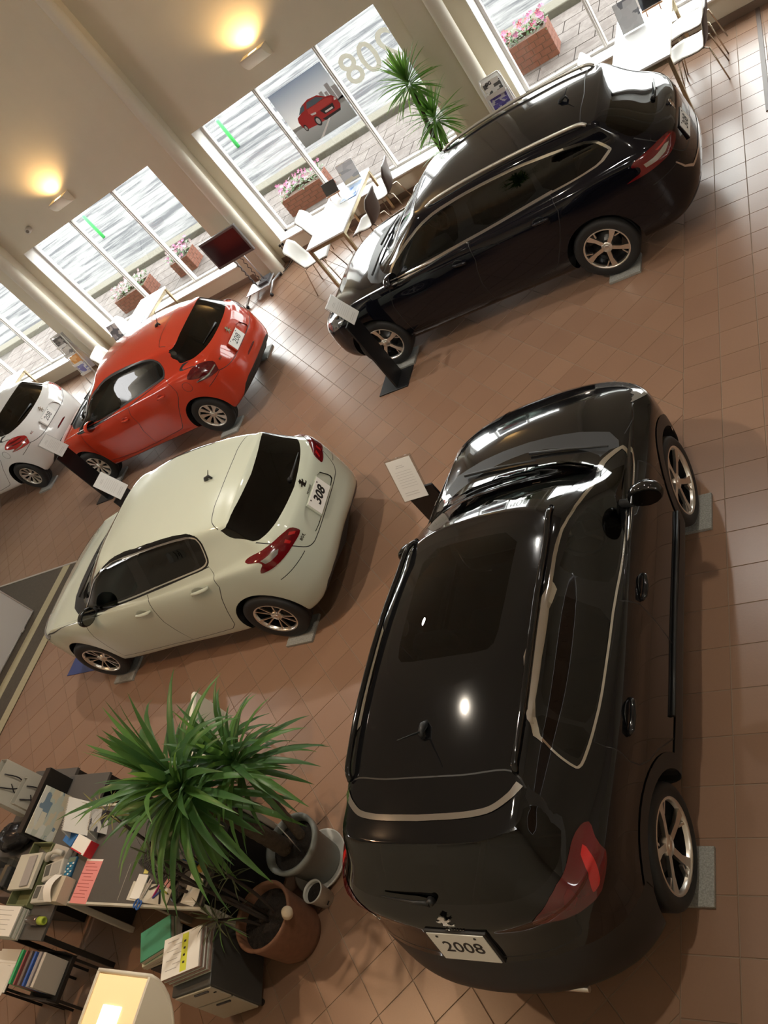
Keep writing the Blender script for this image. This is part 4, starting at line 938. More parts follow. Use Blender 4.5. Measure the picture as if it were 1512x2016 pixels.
    if sp.get('maker'):
        q, n = s.near(sp['maker']); M = frame(Vector((q.x, sp['maker'][1], q.z)) + N*.003, X, Vector((.2,0,1)))
        text_obj('maker_badge', 'PEUGEOT', .026, DKCHROME if key == 'h308' else CHROME, M, root)
    if sp.get('badge'):
        (bx, by, bz), t, size, sh = sp['badge']
        q, n = s.near((bx, by, bz)); M = frame(q + n*.002, Vector((n.y, -n.x, 0)), Vector((0, 0, 1)))
        text_obj('model_badge', t, size, DKCHROME if key == 'h308' else CHROME, M, root, sh, .0015)
    # aerial, wipers, rails
    ax, ay = sp['antenna']; q, n = s.z_at(ax, abs(ay)); q = Vector((q.x, ay, q.z))
    bm = bmesh.new(); tube(bm, [q+Vector((.045,0,.0)), q+Vector((.01,0,.02)), q+Vector((-.04,0,.035)), q+Vector((-.055,0,.0))], [.006,.022,.016,.010], 8)
    tube(bm, [q+Vector((-.03,0,.03)), q+Vector((-.10,0,.10)) if key in ('h308','w308') else q+Vector((-.16,0,.20))], [.006,.003], 6)
    bm_obj('aerial', bm, BLACKP, root)
    a, b = Vector(sp['wiper'][0]), Vector(sp['wiper'][1])
    qa, na = s.rear_at(a.y, a.z); qb, nb = s.rear_at(b.y, b.z)
    qa = Vector((qa.x, a.y, a.z)); qb = Vector((qb.x, b.y, b.z)); o3 = Vector((-.022,0,.012))
    bm = bmesh.new(); tube(bm, [qa+o3, qa*.7+qb*.3+o3*1.3, qb+o3*.8], [.016,.010,.004], 6); tube(bm, [qa, qa+o3*1.4], [.024,.018], 10)
    bm_obj('rear_wiper', bm, BLACKP, root)
    zc = sp['screen'][0][1]
    for (ya, yb) in ((.50,-.12),(-.05,-.62)):
        pa, _ = s.z_at(sp['cowl'][0][0]-.16, abs(ya)); pb, _ = s.z_at(sp['cowl'][0][0]-.26, abs(yb))
        pa = Vector((pa.x, ya, pa.z+.02)); pb = Vector((pb.x, yb, pb.z+.018))
        tubeo('windscreen_wiper', [pa, (pa+pb)/2+Vector((0,0,.012)), pb], [.012,.010,.006], BLACKP, root, 6)
    if sp.get('rails'):
        rm = mat('satin_rail', (.62,.60,.54), .3, metal=.8) if sp['railmat'] == 'satin' else GLOSSB
        for sg in (1, -1):
            pts = []
            for i, (rx, ry, rz) in enumerate(sp['rails']):
                zz = s.z_at(rx, ry)[0].z; e = i in (0, len(sp['rails'])-1)
                pts.append(Vector((rx, sg*ry, zz + (.004 if e else .034))))
            bm = bmesh.new(); tube(bm, [Vector(v) for v in smooth_line(pts, 3)], .017, 8)
            bm_obj('roof_rail', bm, rm, root)
    if key == 'c2008':
        for sg in (1, -1):                                   # thin sill strip along the doors
            q = [s.y_at(X_, .50)[0]+Vector((0,.01,0)) for X_ in (.84,.5,.1,-.3,-.62)]
            q = [Vector((v.x, v.y*sg, v.z)) for v in q]; tubeo('door_moulding', q, .014, BLACKP, root, 6)
    if key == 'c2008': tubeo('exhaust_tip', [(-1.99,-.40,.33),(-1.995,-.24,.33)], .018, SATIN, root, 8)
    interior(root, p, sp)
    root.location = (x, y, z0); root.rotation_euler = (0, 0, R(hd)); root.scale = (k, k, k)
    return root

def interior(root, p, sp):
    def seat(x, y, w=.50, h=.60):
        bm = bmesh.new(); box(bm, x, y, .46, .50, w, .16, bev=.05)
        box(bm, 0, 0, 0, .14, w, h, M=Matrix.Translation((x-.30, y, .80)) @ Matrix.Rotation(-.28, 4, 'Y'), bev=.05)
        box(bm, 0, 0, 0, .10, .26, .17, M=Matrix.Translation((x-.42, y, 1.14)) @ Matrix.Rotation(-.2, 4, 'Y'), bev=.04)
        o = bm_obj('seat', bm, SEATM, root, smooth=True)
    z = .06 if p['W'] < .86 else 0
    seat(.10, .37); seat(.10, -.37)
    bm = bmesh.new(); box(bm, -.75, 0, .47, .5, 1.2, .16, bev=.05); box(bm, 0, 0, 0, .14, 1.2, .56, M=Matrix.Translation((-1.03, 0, .78)) @ Matrix.Rotation(-.3, 4, 'Y'), bev=.05)
    bm_obj('rear_bench', bm, SEATM, root, smooth=True)
    bm = bmesh.new(); box(bm, .86, 0, .78, .42, 1.30, .22, bev=.06); box(bm, .72, -.36, .88, .2, .36, .08, bev=.03); box(bm, .55, 0, .60, .3, .26, .36, bev=.05)
    bm_obj('dashboard', bm, DASHM, root, smooth=True)
    bm = bmesh.new(); M = Matrix.Translation((.55, -.37, .86)) @ Matrix.Rotation(R(-65), 4, 'Y'); r = []
    pts = [M @ Vector((.175*math.cos(2*PI*i/24), .175*math.sin(2*PI*i/24), 0)) for i in range(25)]
    tube(bm, pts, .015, 8, cap=False); box(bm, 0, 0, -.01, .12, .1, .04, M=M, bev=.015)
    for t in (0, 2.2, 4.1): tube(bm, [M @ Vector((.04*math.cos(t), .04*math.sin(t), 0)), M @ Vector((.17*math.cos(t), .17*math.sin(t), 0))], .014, 6)
    bm_obj('steering_wheel', bm, DASHM, root)
    bm = bmesh.new(); box(bm, 0, 0, .30, 2.4, 1.3, .04); bm_obj('cabin_floor', bm, DASHM, root)

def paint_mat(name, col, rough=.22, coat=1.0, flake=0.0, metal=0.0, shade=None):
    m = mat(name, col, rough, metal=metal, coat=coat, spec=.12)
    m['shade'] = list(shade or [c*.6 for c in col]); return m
# ---------------------------------------------------------------- wall sconces
SCONCE = mat('sconce_plaster', (.80,.74,.62), .6)
FROST = mat('sconce_diffuser', (.95,.85,.6), .4, emit=(1.0,.56,.15), es=.45)
BULB = mat('lit_bulb', (1,1,1), .3, emit=(1.0,.88,.60), es=3.0)
def sconce(x, y, z, w, h_, d, label, yaw=0.0, power=40, down=False):
    """quarter-round trough on a wall, open to the ceiling; wall side at local y=0, front at -d"""
    r = empty('wall_lamp', (x, y, z), yaw); tag(r, label, 'wall lamp', 'wall lamps')
    n = 10; prof = [(0, 0)] + [(-d*math.sin(PI/2*i/n), h_*(1-math.cos(PI/2*i/n))) for i in range(1, n+1)]
    bm = bmesh.new(); t = .012
    V = [[bm.verts.new((sx*w/2, py, pz)) for py, pz in prof] for sx in (-1, 1)]
    for a, b, c, e in zip(V[0], V[0][1:], V[1][1:], V[1]): bm.faces.new((a, b, c, e)).smooth = True
    bmesh.ops.recalc_face_normals(bm, faces=bm.faces)
    sh = bm_obj('lamp_shell', bm, SCONCE, r); m = sh.modifiers.new('thick', 'SOLIDIFY'); m.thickness = t; m.offset = 1
    for sx in (-1, 1):
        bm = bmesh.new(); q = [(py, pz) for py, pz in prof] + [(0, h_)]
        a = [bm.verts.new((sx*w/2, py, pz)) for py, pz in q]; b = [bm.verts.new((sx*(w/2-t), py, pz)) for py, pz in q]
        bm.faces.new(a); bm.faces.new(b[::-1])
        for i in range(len(q)): bm.faces.new((a[i], a[(i+1)%len(q)], b[(i+1)%len(q)], b[i]))
        bmesh.ops.recalc_face_normals(bm, faces=bm.faces); bm_obj('cheek', bm, SCONCE, r)
    boxo('diffuser', (0, -d*.5, h_*.965), (w-2*t-.004, d*.97, .006), FROST, r, bev=0)
    boxo('bulb', (0, -d*.50, h_*.98), (w*.34, d*.40, .008), BULB, r, bev=.003)
    l = bpy.data.lights.new('lamp_light', 'SPOT'); l.energy = power; l.color = (1.0, .62, .25); l.spot_size = R(150); l.spot_blend = .7; l.shadow_soft_size = .03
    lo = bpy.data.objects.new('lamp_light', l); lo.location = (0, -d*1.15, h_+.02); lo.rotation_euler = (R(172), 0, 0); lo.parent = r; C.objects.link(lo)
    return r
for i, (x, lab) in enumerate(((-6.75, 'uplighter wall lamp glowing above the window with the red car poster'), (-11.35, 'uplighter wall lamp glowing above the window behind the red car'))):
    sconce(x, YW-.002, 2.70, .42, .17, .17, lab, 0, 46)
sconce(-2.93, .05, 2.38, .31, .22, .34, 'large uplighter wall lamp close by, seen from above at the lower left', PI, 5)
t = latheo('wall_sensor', [(.001,0),(.05,0),(.055,.02),(.055,.10),(.045,.12),(.001,.12)], mat('sensor_grey', (.55,.52,.46), .5), n=24)
t.location = (-12.45, YW, 2.74); t.rotation_euler = (R(90), 0, R(20)); tag(t, 'small pale cylindrical sensor on the wall at the upper left', 'sensor')
latheo('sensor_lens', [(.001,.121),(.03,.121)], mat('sensor_dark', (.18,.16,.13), .4), t, n=20)

# ---------------------------------------------------------------- window tables and shell chairs
TOPM = mat('table_white', (.80,.81,.82), .22, coat=.3); LEGM = mat('warm_chrome', (.60,.52,.36), .25, metal=.9); EDGEM = mat('table_edge', (.45,.36,.30), .5)
SHELLW = mat('shell_white', (.80,.79,.75), .38); SHELLB = mat('shell_brown', (.085,.062,.055), .45); STEEL = mat('chair_steel', (.60,.52,.42), .25, metal=1.0)
def table(cx, label):
    r = empty('meeting_table', (cx, 0, 0)); tag(r, label, 'table', 'white tables by the windows')
    y0, y1, w = 9.90, 11.50, .68
    boxo('tabletop', (0, (y0+y1)/2, .712), (w, y1-y0, .022), TOPM, r, bev=.004); boxo('edge_band', (0, (y0+y1)/2, .698), (w-.006, y1-y0-.006, .008), EDGEM, r, bev=0)
    for sy in (y0+.03, y1-.03): boxo('apron', (0, sy, .665), (w-.10, .02, .055), LEGM, r, bev=.003)
    for sx in (-1, 1): boxo('apron', (sx*(w/2-.03), (y0+y1)/2, .665), (.02, y1-y0-.1, .055), LEGM, r, bev=.003)
    for sx in (-1, 1):
        for y in (y0+.03, y1-.03): boxo('leg', (sx*(w/2-.03), y, .346), (.042, .042, .692), LEGM, r, bev=.004)
    return r
TC = (-15.82, -11.30, -6.67, -2.12)
table(TC[0], 'white table by the far left window, partly behind the white hatchback'); table(TC[1], 'white table by the window behind the red car')
table(TC[2], 'white table with four chairs under the window with the red car poster'); table(TC[3], 'white table at the upper right beyond the black estate car')
def chair_proto():
    r = empty('shell_chair')
    prof = [(.235,.425),(.22,.440),(.17,.452),(.08,.448),(0,.440),(-.09,.438),(-.15,.450),(-.19,.485),(-.215,.55),(-.235,.63),(-.255,.72),(-.275,.80),(-.285,.825)]
    wid = [.20,.215,.225,.225,.225,.222,.215,.205,.205,.212,.215,.20,.165]
    def shell(name, off, m):
        bm = bmesh.new(); n = 9; rows = []
        for i, ((x, z), w) in enumerate(zip(prof, wid)):
            a = prof[min(i+1, len(prof)-1)]; b = prof[max(i-1, 0)]; t = Vector((a[0]-b[0], a[1]-b[1])).normalized(); nx, nz = t.y, -t.x
            row = []
            for k in range(n):
                s = -1 + 2*k/(n-1); dish = .022*s*s*(1 if 2 < i < 11 else .3)
                row.append(bm.verts.new((x - nx*(dish*-1) * -1 * -1 + nx*0 + (-nx)*dish*0 + (dish if i > 6 else 0) + nx*off, s*w, z + (dish if i <= 6 else 0) + nz*off)))
            rows.append(row)
        for a, b in zip(rows, rows[1:]):
            for k in range(n-1): bm.faces.new((a[k], b[k], b[k+1], a[k+1])).smooth = True
        bmesh.ops.recalc_face_normals(bm, faces=bm.faces)
        o = bm_obj(name, bm, m, r); md = o.modifiers.new('thick', 'SOLIDIFY'); md.thickness = .007; md.offset = 0
        return o
    shell('seat_shell', 0.0, SHELLW); shell('back_shell', -.009, SHELLB)
    for sx in (1, -1):
        for sy in (1, -1): tubeo('leg', [(sx*.10-.01, sy*.11, .425), (sx*.17-.02, sy*.17, .41), (sx*.235-.03, sy*.225, .0)], .0085, STEEL, r, 8)
    bm = bmesh.new(); tube(bm, [(.15,-.17,.412),(.09,-.11,.424),(.09,.11,.424),(.15,.17,.412)], .008, 6); tube(bm, [(-.19,-.17,.412),(-.11,-.11,.424),(-.11,.11,.424),(-.19,.17,.412)], .008, 6)
    bm_obj('under_frame', bm, STEEL, r)
    return r
ch0 = chair_proto(); used = []
def chair(x, y, yaw, label):
    o = ch0 if not used else copy_tree(ch0); used.append(o)
    o.location = (x, y, 0); o.rotation_euler = (0, 0, R(yaw)); tag(o, label, 'chair', 'two-tone shell chairs at the window tables')
chair(TC[2]-.50, 10.22, 8, 'white shell chair at the near left corner of the table under the car poster')
chair(TC[2]-.54, 10.98, 4, 'white shell chair on the left of the poster window table, the one nearer the window')
chair(TC[2]+.44, 10.42, 176, 'shell chair with brown back at the near right of the poster window table')
chair(TC[2]+.50, 11.12, 184, 'shell chair with brown back at the far right of the poster table')
chair(TC[3]+.46, 10.46, 180, 'nearer shell chair with brown back on the right of the upper right table')
chair(TC[3]+.46, 11.08, 180, 'farther shell chair with brown back on the right of the upper right table')
chair(TC[3]-.46, 10.80, 0, 'white shell chair behind the roof of the black estate car')
chair(TC[1]-.50, 11.0, 0, 'white shell chair with its back against the pier behind the red car')
chair(TC[1]-.52, 10.25, 10, 'white shell chair just in front of the magazine rack at the left')
chair(TC[0]+.48, 10.55, 176, 'shell chair at the far left table, seen edge-on behind the white hatchback')

# things on the tables
PAPERW = mat('paper_white', (.78,.77,.73), .6); SCREENK = mat('screen_black', (.015,.016,.018), .08, spec=.6)
def print_mat(name, cols, scale=(4,9,1), seed=0.0, rough=.35):
    """flat print: blocks of a few inks"""
    if name in _mats: return _mats[name]
    m = bpy.data.materials.new(name); m.use_nodes = True; nt = m.node_tree; b = nt.nodes['Principled BSDF']
    tc = nt.nodes.new('ShaderNodeTexCoord'); mp = nt.nodes.new('ShaderNodeMapping'); mp.inputs['Scale'].default_value = scale; mp.inputs['Location'].default_value = (seed, seed*1.7, 0)
    v = nt.nodes.new('ShaderNodeTexVoronoi'); v.distance = 'CHEBYCHEV'; v.inputs['Scale'].default_value = 1.0
    cr = nt.nodes.new('ShaderNodeValToRGB'); cr.color_ramp.interpolation = 'CONSTANT'
    while len(cr.color_ramp.elements) < len(cols): cr.color_ramp.elements.new(.5)
    for i, c in enumerate(cols): cr.color_ramp.elements[i].position = i/len(cols); cr.color_ramp.elements[i].color = (*c, 1)
    sp = nt.nodes.new('ShaderNodeSeparateColor')
    nt.links.new(tc.outputs['Generated'], mp.inputs['Vector']); nt.links.new(mp.outputs[0], v.inputs['Vector']); nt.links.new(v.outputs['Color'], sp.inputs[0]); nt.links.new(sp.outputs[0], cr.inputs['Fac']); nt.links.new(cr.outputs[0], b.inputs['Base Color'])
    b.inputs['Roughness'].default_value = rough; _mats[name] = m; return m
def tablet(x, y, yaw, label):
    r = empty('tablet_stand', (x, y, .724), R(yaw)); tag(r, label, 'tablet', 'tablets on the window tables')
    M = Matrix.Translation((0, 0, .16)) @ Matrix.Rotation(R(-18), 4, 'X')
    boxo('tablet', (0, 0, 0), (.24, .012, .18), SCREENK, r, bev=.004, M=M)
    WD = mat('easel_wood', (.35,.17,.08), .5)
    boxo('ledge', (0, -.035, .065), (.25, .045, .014), WD, r, bev=.003)
    for sx in (-.08, .08): tubeo('easel_leg', [(sx, .05, .25), (sx, -.03, .07), (sx, -.06, .0)], .007, WD, r, 6)
    tubeo('easel_leg', [(0, .045, .24), (0, .12, 0)], .007, WD, r, 6)
def card_stand(x, y, yaw, w, h_, label, m, group='display cards on the window tables'):
    r = empty('display_card', (x, y, .724), R(yaw)); tag(r, label, 'display card', group)
    M = Matrix.Translation((0, .03, h_/2+.004)) @ Matrix.Rotation(R(-14), 4, 'X')
    boxo('card', (0, 0, 0), (w, .006, h_), m, r, bev=.001, M=M)
    boxo('foot', (0, .05, .004), (w, .16, .006), glass_mat('acrylic', (.86,.88,.88), 1.4), r, bev=.001)
tablet(TC[2]-.16, 11.12, 0, 'black tablet on a wooden easel on the poster window table')
card_stand(TC[2]+.12, 11.30, 0, .30, .30, 'grey display card standing at the window end of the poster window table', print_mat('grey_card', [(.50,.52,.55),(.62,.63,.65),(.42,.44,.47),(.70,.66,.55)], (1.5,1,4), 2.1))
bk = boxo('brochure', (0, 0, 0), (.30, .21, .008), print_mat('blue_brochure', [(.80,.82,.85),(.05,.20,.60),(.85,.87,.9),(.35,.5,.75),(.9,.9,.9)], (3,3,1), 5.2), bev=.001, loc=None) if False else boxo('brochure', (0,0,0), (.30,.42,.008), print_mat('blue_brochure', [(.62,.70,.80),(.06,.20,.55),(.80,.84,.88),(.40,.52,.70)], (3,3,1), 5.2), bev=.001)
bk.location = (TC[2]+.16, 11.0, .728); tag(bk, 'blue and pale brochure lying open on the poster window table', 'brochure')
card_stand(TC[3]-.10, 11.02, 0, .26, .34, 'grey display card with dark ovals on the upper right table', print_mat('oval_card', [(.55,.56,.58),(.60,.61,.63),(.22,.23,.26),(.58,.58,.6)], (3,1,5), 3.3))
tablet(TC[3]+.14, 11.22, 0, 'tablet on an easel on the upper right table, cut by the top edge')
card_stand(TC[1]-.20, 10.35, 0, .24, .28, 'small display card at the near end of the table behind the red car', print_mat('photo_card', [(.3,.3,.32),(.55,.54,.52),(.12,.12,.13),(.7,.7,.7)], (3,1,4), 7.7))
bk2 = boxo('brochure', (0,0,0), (.28,.36,.008), print_mat('blue_brochure2', [(.10,.35,.70),(.45,.65,.85),(.75,.8,.85)], (2,2,1), 1.2), bev=.001); bk2.location = (TC[1]+.10, 10.55, .728); tag(bk2, 'bright blue brochure on the table behind the roof of the red car', 'brochure')

# ---------------------------------------------------------------- magazine racks
RACK = mat('rack_white', (.72,.71,.68), .4, metal=.2)
MAGS = [print_mat('mag%d' % i, c, (3.2, 1, 5.2), i*3.1) for i, c in enumerate([[(.75,.74,.70),(.10,.10,.10),(.7,.7,.68)],[(.08,.07,.25),(.5,.5,.55),(.12,.10,.35)],[(.65,.62,.60),(.22,.05,.06),(.5,.2,.2)],[(.45,.12,.04),(.55,.30,.12),(.3,.1,.05)],[(.16,.13,.11),(.35,.3,.27),(.08,.07,.06)],[(.62,.58,.54),(.2,.18,.17),(.7,.66,.6)],[(.78,.34,.06),(.85,.5,.2),(.75,.3,.05)],[(.20,.18,.45),(.7,.7,.72),(.25,.25,.5)]])]
def rack(x, y, yaw, label, mags, labels, w=.30, h_=1.08):
    r = empty('magazine_rack', (x, y, 0), R(yaw)); tag(r, label, 'magazine rack', 'magazine racks against the piers')
    bm = bmesh.new()
    for sx in (-1, 1): tube(bm, [(sx*w/2, -.16, 0), (sx*w/2, -.02, h_*.93), (sx*(w/2-.02), .0, h_)], .010, 8)
    tube(bm, [(-w/2+.02, 0, h_), (w/2-.02, 0, h_)], .010, 8)
    for sx in (-1, 1): tube(bm, [(sx*w/2, .14, 0), (sx*w/2, .0, h_*.9)], .008, 6)
    bm_obj('rack_frame', bm, RACK, r); boxo('back_panel', (0, .0, .62), (w-.02, .008, .86), RACK, r, bev=0, M=Matrix.Rotation(R(-4), 4, 'X'))
    n = len(mags)
    for i in range(n):
        z = h_ - .235 - i*.215; yy = -.05 - .03*i
        bm = bmesh.new(); box(bm, 0, yy, z, w-.03, .07, .008); box(bm, 0, yy-.034, z+.025, w-.03, .006, .05); bm_obj('shelf', bm, RACK, r)
        M = Matrix.Translation((x, y, 0)) @ Matrix.Rotation(R(yaw), 4, 'Z') @ Matrix.Translation((0, yy+.004, z+.006)) @ Matrix.Rotation(R(-9), 4, 'X')
        bm = bmesh.new(); box(bm, 0, 0, .095, w-.07, .012, .19)
        o = bm_obj('magazine', bm, mags[i]); o.matrix_world = M; tag(o, labels[i], 'magazine', 'magazines in the racks')
        if labels[i].startswith('magazine with two large'):
            text_obj('magazine_title', 'CG', .06, INK, Matrix.Translation((-.04, -.0068, .155)) @ Matrix.Rotation(R(90), 4, 'X'), o, 0, .0005, .002)
rack(-4.02, 11.16, 4, 'white magazine rack by the column near the window plant', MAGS[:4], ['magazine with two large black letters, topmost in the rack near the window plant', 'dark blue magazine second from top in the rack near the plant', 'pale magazine with dark red car in the rack near the plant', 'orange-brown magazine lowest in the rack near the plant'])
rack(-13.62, 11.16, 4, 'white magazine rack against the pier left of the red car', [MAGS[4], MAGS[5], MAGS[6], MAGS[7]], ['dark brown magazine topmost in the rack left of the red car', 'grey lettered magazine second in the rack left of the red car', 'orange magazine in the rack left of the red car', 'bluish magazine lowest in the rack left of the red car'])

# ---------------------------------------------------------------- television on its trolley
GREYM = mat('trolley_grey', (.48,.48,.49), .35, metal=.6); DKGREY = mat('dark_grey', (.05,.05,.055), .5)
tv = empty('television', (-8.90, 10.95, 0), R(2)); tag(tv, 'flat television on a grey wheeled stand in front of the column', 'television')
boxo('tv_case', (0, .025, .95), (.79, .05, .51), mat('tv_case', (.10,.09,.085), .4), tv, bev=.008)
boxo('tv_screen', (0, -.002, .955), (.72, .006, .43), mat('tv_screen', (.03,.008,.010), .12, spec=.5), tv, bev=0)
boxo('tv_rear_box', (0, .075, .93), (.40, .06, .30), BLACKP, tv, bev=.01)
for sx in (-.10, .10): tubeo('post', [(sx, .08, .14), (sx, .08, .85)], .012, GREYM, tv, 8)
def coil(sx):
    p = [(sx+.012*math.cos(i*.9), .045+.012*math.sin(i*.9), .16+.58*i/44) for i in range(45)]; return p
for sx in (-.09, .05): tubeo('cable', coil(sx), .006, BLACKP, tv, 5)
boxo('base_shelf', (0, .02, .135), (.50, .34, .016), GREYM, tv, bev=.004); boxo('player_box', (.12, .05, .165), (.20, .22, .045), DKGREY, tv, bev=.006)
for sx in (-1, 1):
    tubeo('foot_bar', [(sx*.27, -.27, .055), (sx*.25, 0, .10), (sx*.27, .27, .055)], .018, GREYM, tv, 8)
    for y in (-.28, .28):
        bm = bmesh.new(); lathe(bm, [(.001,-.014),(.030,-.014),(.030,.014),(.001,.014)], 16, 'Z'); bmesh.ops.rotate(bm, matrix=Matrix.Rotation(R(90), 3, 'Y'), verts=bm.verts)
        bm_obj('castor', bm, BLACKP, tv, loc=(sx*.27, y, .030))
tubeo('cross_bar', [(-.26, 0, .10), (.26, 0, .10)], .016, GREYM, tv, 8)
ck = empty('power_cable', (-8.55, 11.45, 0)); tag(ck, 'black power leads plugged into the wall behind the television stand', 'cable')
for dx in (0, .06):
    tubeo('lead', smooth_line([(dx, .16, .30), (dx+.03, .10, .22), (dx+.06, .05, .06), (dx-.05, -.10, .02), (dx-.18, -.20, .02), (-.30, -.30, .05)], 4), .007, BLACKP, ck, 6)
    boxo('plug', (dx, .15, .305), (.03, .035, .035), BLACKP, ck, bev=.004)
boxo('wall_socket', (.03, .167, .305), (.12, .008, .07), mat('socket_white', (.7,.66,.58), .5), ck, bev=.002)

# ---------------------------------------------------------------- information stands beside the cars
CARD = mat('card_grey', (.62,.61,.58), .45); FINE = mat('fine_print', (.40,.39,.37), .6); BOARD = mat('stand_black', (.010,.010,.011), .35)
def info_stand(x, y, yaw, label, w=.27, zc=1.10):
    r = empty('info_stand', (x, y, 0), R(yaw)); tag(r, label, 'information stand', 'black information stands beside the cars')
    boxo('base_plate', (0, .06, .008), (w+.08, .40, .016), BOARD, r, bev=.003)
    boxo('board', (0, .02, .49), (w, .022, .95), BOARD, r, bev=.003)
    M = Matrix.Translation((0, .0, zc)) @ Matrix.Rotation(R(-24), 4, 'X')
    boxo('card_holder', (0, .006, -.0), (w-.02, .010, .37), glass_mat('acrylic', (.86,.88,.88), 1.4), r, bev=.001, M=M)
    c = boxo('card', (0, -.002, 0), (w-.045, .004, .345), CARD, r, bev=0, M=M)
    for dz, wd in ((.12, .06), (.105, .08), (-.11, .13), (-.13, .13)): boxo('print_line', (-.01, -.0048, dz), (wd, .001, .004), FINE, c, bev=0, M=M)
    for k in range(7): boxo('print_line', (0, -.0048, .07-k*.022), (.15, .0008, .0025), FINE, c, bev=0, M=M)
info_stand(-5.17, 7.13, 90, 'black information stand with white card by the nose of the black estate')
info_stand(-8.28, 5.66, 90, 'black information stand with white card behind the bonnet of the white car')
info_stand(-10.58, 7.16, 90, 'tall black information stand with card between the red and far left white cars')
info_stand(-3.62, 4.22, 0, 'black information stand with cream card left of the black crossover')

# ---------------------------------------------------------------- stone pads under the wheels
GRAN = mat('granite', (.27,.27,.25), .55, noise=(120,.75))
def pads(key, sides, labels):
    (x, y), hd, z0, k = PLACE.get(key) or WHITE208; p = CARS['h208' if key == 'white' else key]; a = R(hd); i = 0
    for sx in (1, -1):
        for sy in (1, -1):
            lx, ly = sx*p['wb']/2*k - .04, sy*(p['track']+.03)*k
            o = boxo('stone_pad', (0, 0, 0), (.32, .30, z0-.002), GRAN, bev=.003)
            o.location = (x+math.cos(a)*lx-math.sin(a)*ly, y+math.sin(a)*lx+math.cos(a)*ly, (z0)/2); o.rotation_euler = (0, 0, a)
            end, side = ('front' if sx > 0 else 'rear'), ('left' if sy > 0 else 'right')
            tag(o, 'granite pad under the %s %s wheel of the %s' % (end, side, labels), 'stone pad', 'granite pads under the wheels')
WHITE208 = ((-14.22, 8.78), 181.0, .03, .98)
# ---------------------------------------------------------------- the cars
PW = paint_mat('pearl_white', (.50,.54,.45), .25); PR = paint_mat('red_paint', (.52,.045,.018), .22); PK = paint_mat('black_paint', (.0045,.0045,.005), .12, .8); PK2 = paint_mat('blue_black_paint', (.003,.0033,.006), .12, .7); PW2 = paint_mat('cool_white', (.72,.72,.70), .25)
c1 = make_car('c2008', 'black crossover car with glass roof, largest and nearest, seen from above', PK)
c2 = make_car('h308', 'pearl white hatchback with dark windows parked in front of the red car', PW)
c3 = make_car('w308', 'long black estate car with chrome window line and roof rails', PK2)
c4 = make_car('h208', 'orange-red hatchback between the two white cars and the windows', PR)
c5 = copy_tree(c4); tag(c5, 'white hatchback cut off by the left edge of the view', 'car')
(x_, y_), h_, z_, k_ = WHITE208; c5.location = (x_, y_, z_); c5.rotation_euler = (0, 0, R(h_)); c5.scale = (k_,)*3
def repaint(o):
    for ch in o.children:
        if ch.type == 'MESH' and any(m == PR for m in ch.data.materials):
            ch.data = ch.data.copy()
            for i, m in enumerate(ch.data.materials):
                if m == PR: ch.data.materials[i] = PW2
        if ch.name.startswith('tail_light'): ch.data = ch.data.copy(); ch.data.materials[0] = BRIGHTRED
        repaint(ch)
repaint(c5)
pads('c2008', None, 'black crossover'); pads('h308', None, 'pearl white hatchback'); pads('w308', None, 'black estate'); pads('h208', None, 'red hatchback'); pads('white', None, 'far left white hatchback')
bmat_ = boxo('blue_mat', (-8.98, 4.27, .004), (.72, .76, .006), mat('blue_vinyl', (.035,.055,.19), .5), bev=.001); tag(bmat_, 'blue mat corner showing under the front wheel of the pearl white car', 'mat')
# white partition at the left edge
pt = empty('partition', (-11.05, 3.9, .014)); tag(pt, 'white free-standing partition panel at the left edge beyond the carpet', 'partition')
M = Matrix.Rotation(R(-5), 4, 'Y')
boxo('panel', (0, 0, .62), (.03, 2.44, 1.22), mat('panel_white', (.58,.57,.55), .5), pt, bev=.003, M=M)
for sy in (-1, 1): boxo('panel_edge', (.004, sy*1.225, .62), (.04, .018, 1.24), ALU, pt, bev=.002, M=M)
boxo('panel_edge', (.004, 0, .008), (.045, 2.44, .016), ALU, pt, bev=.002, M=M)
for sy in (-.9, .9): boxo('foot', (-.12, sy, .012), (.36, .06, .02), ALU, pt, bev=.003)
# ---------------------------------------------------------------- plants
def leaf_mat(name, c1, c2, trans=.25):
    m = mat(name, c1, .38, noise=(9,.35)); nt = m.node_tree; b = nt.nodes['Principled BSDF']
    out = [n for n in nt.nodes if n.type == 'OUTPUT_MATERIAL'][0]; t = nt.nodes.new('ShaderNodeBsdfTranslucent'); t.inputs['Color'].default_value = (*c2, 1)
    mx = nt.nodes.new('ShaderNodeMixShader'); mx.inputs['Fac'].default_value = trans
    nt.links.new(b.outputs[0], mx.inputs[1]); nt.links.new(t.outputs[0], mx.inputs[2]); nt.links.new(mx.outputs[0], out.inputs['Surface']); return m
YUC = leaf_mat('yucca_leaf', (.045,.115,.035), (.16,.32,.06)); YUC2 = leaf_mat('yucca_leaf_bright', (.085,.20,.055), (.25,.45,.08), .35); YUC3 = leaf_mat('yucca_leaf_backlit', (.07,.19,.035), (.20,.42,.06), .5); DRA = leaf_mat('dracaena_leaf', (.075,.085,.045), (.2,.25,.1)); DRY = leaf_mat('yellowing_leaf', (.32,.30,.12), (.4,.35,.15))
BARK = mat('cane_bark', (.085,.058,.038), .85, noise=(30,.4), bump=(60,.9)); STEM = mat('thin_stem', (.030,.020,.015), .8, noise=(30,.4)); SOIL = mat('soil', (.018,.013,.010), .95, noise=(60,.6), bump=(50,1.0))
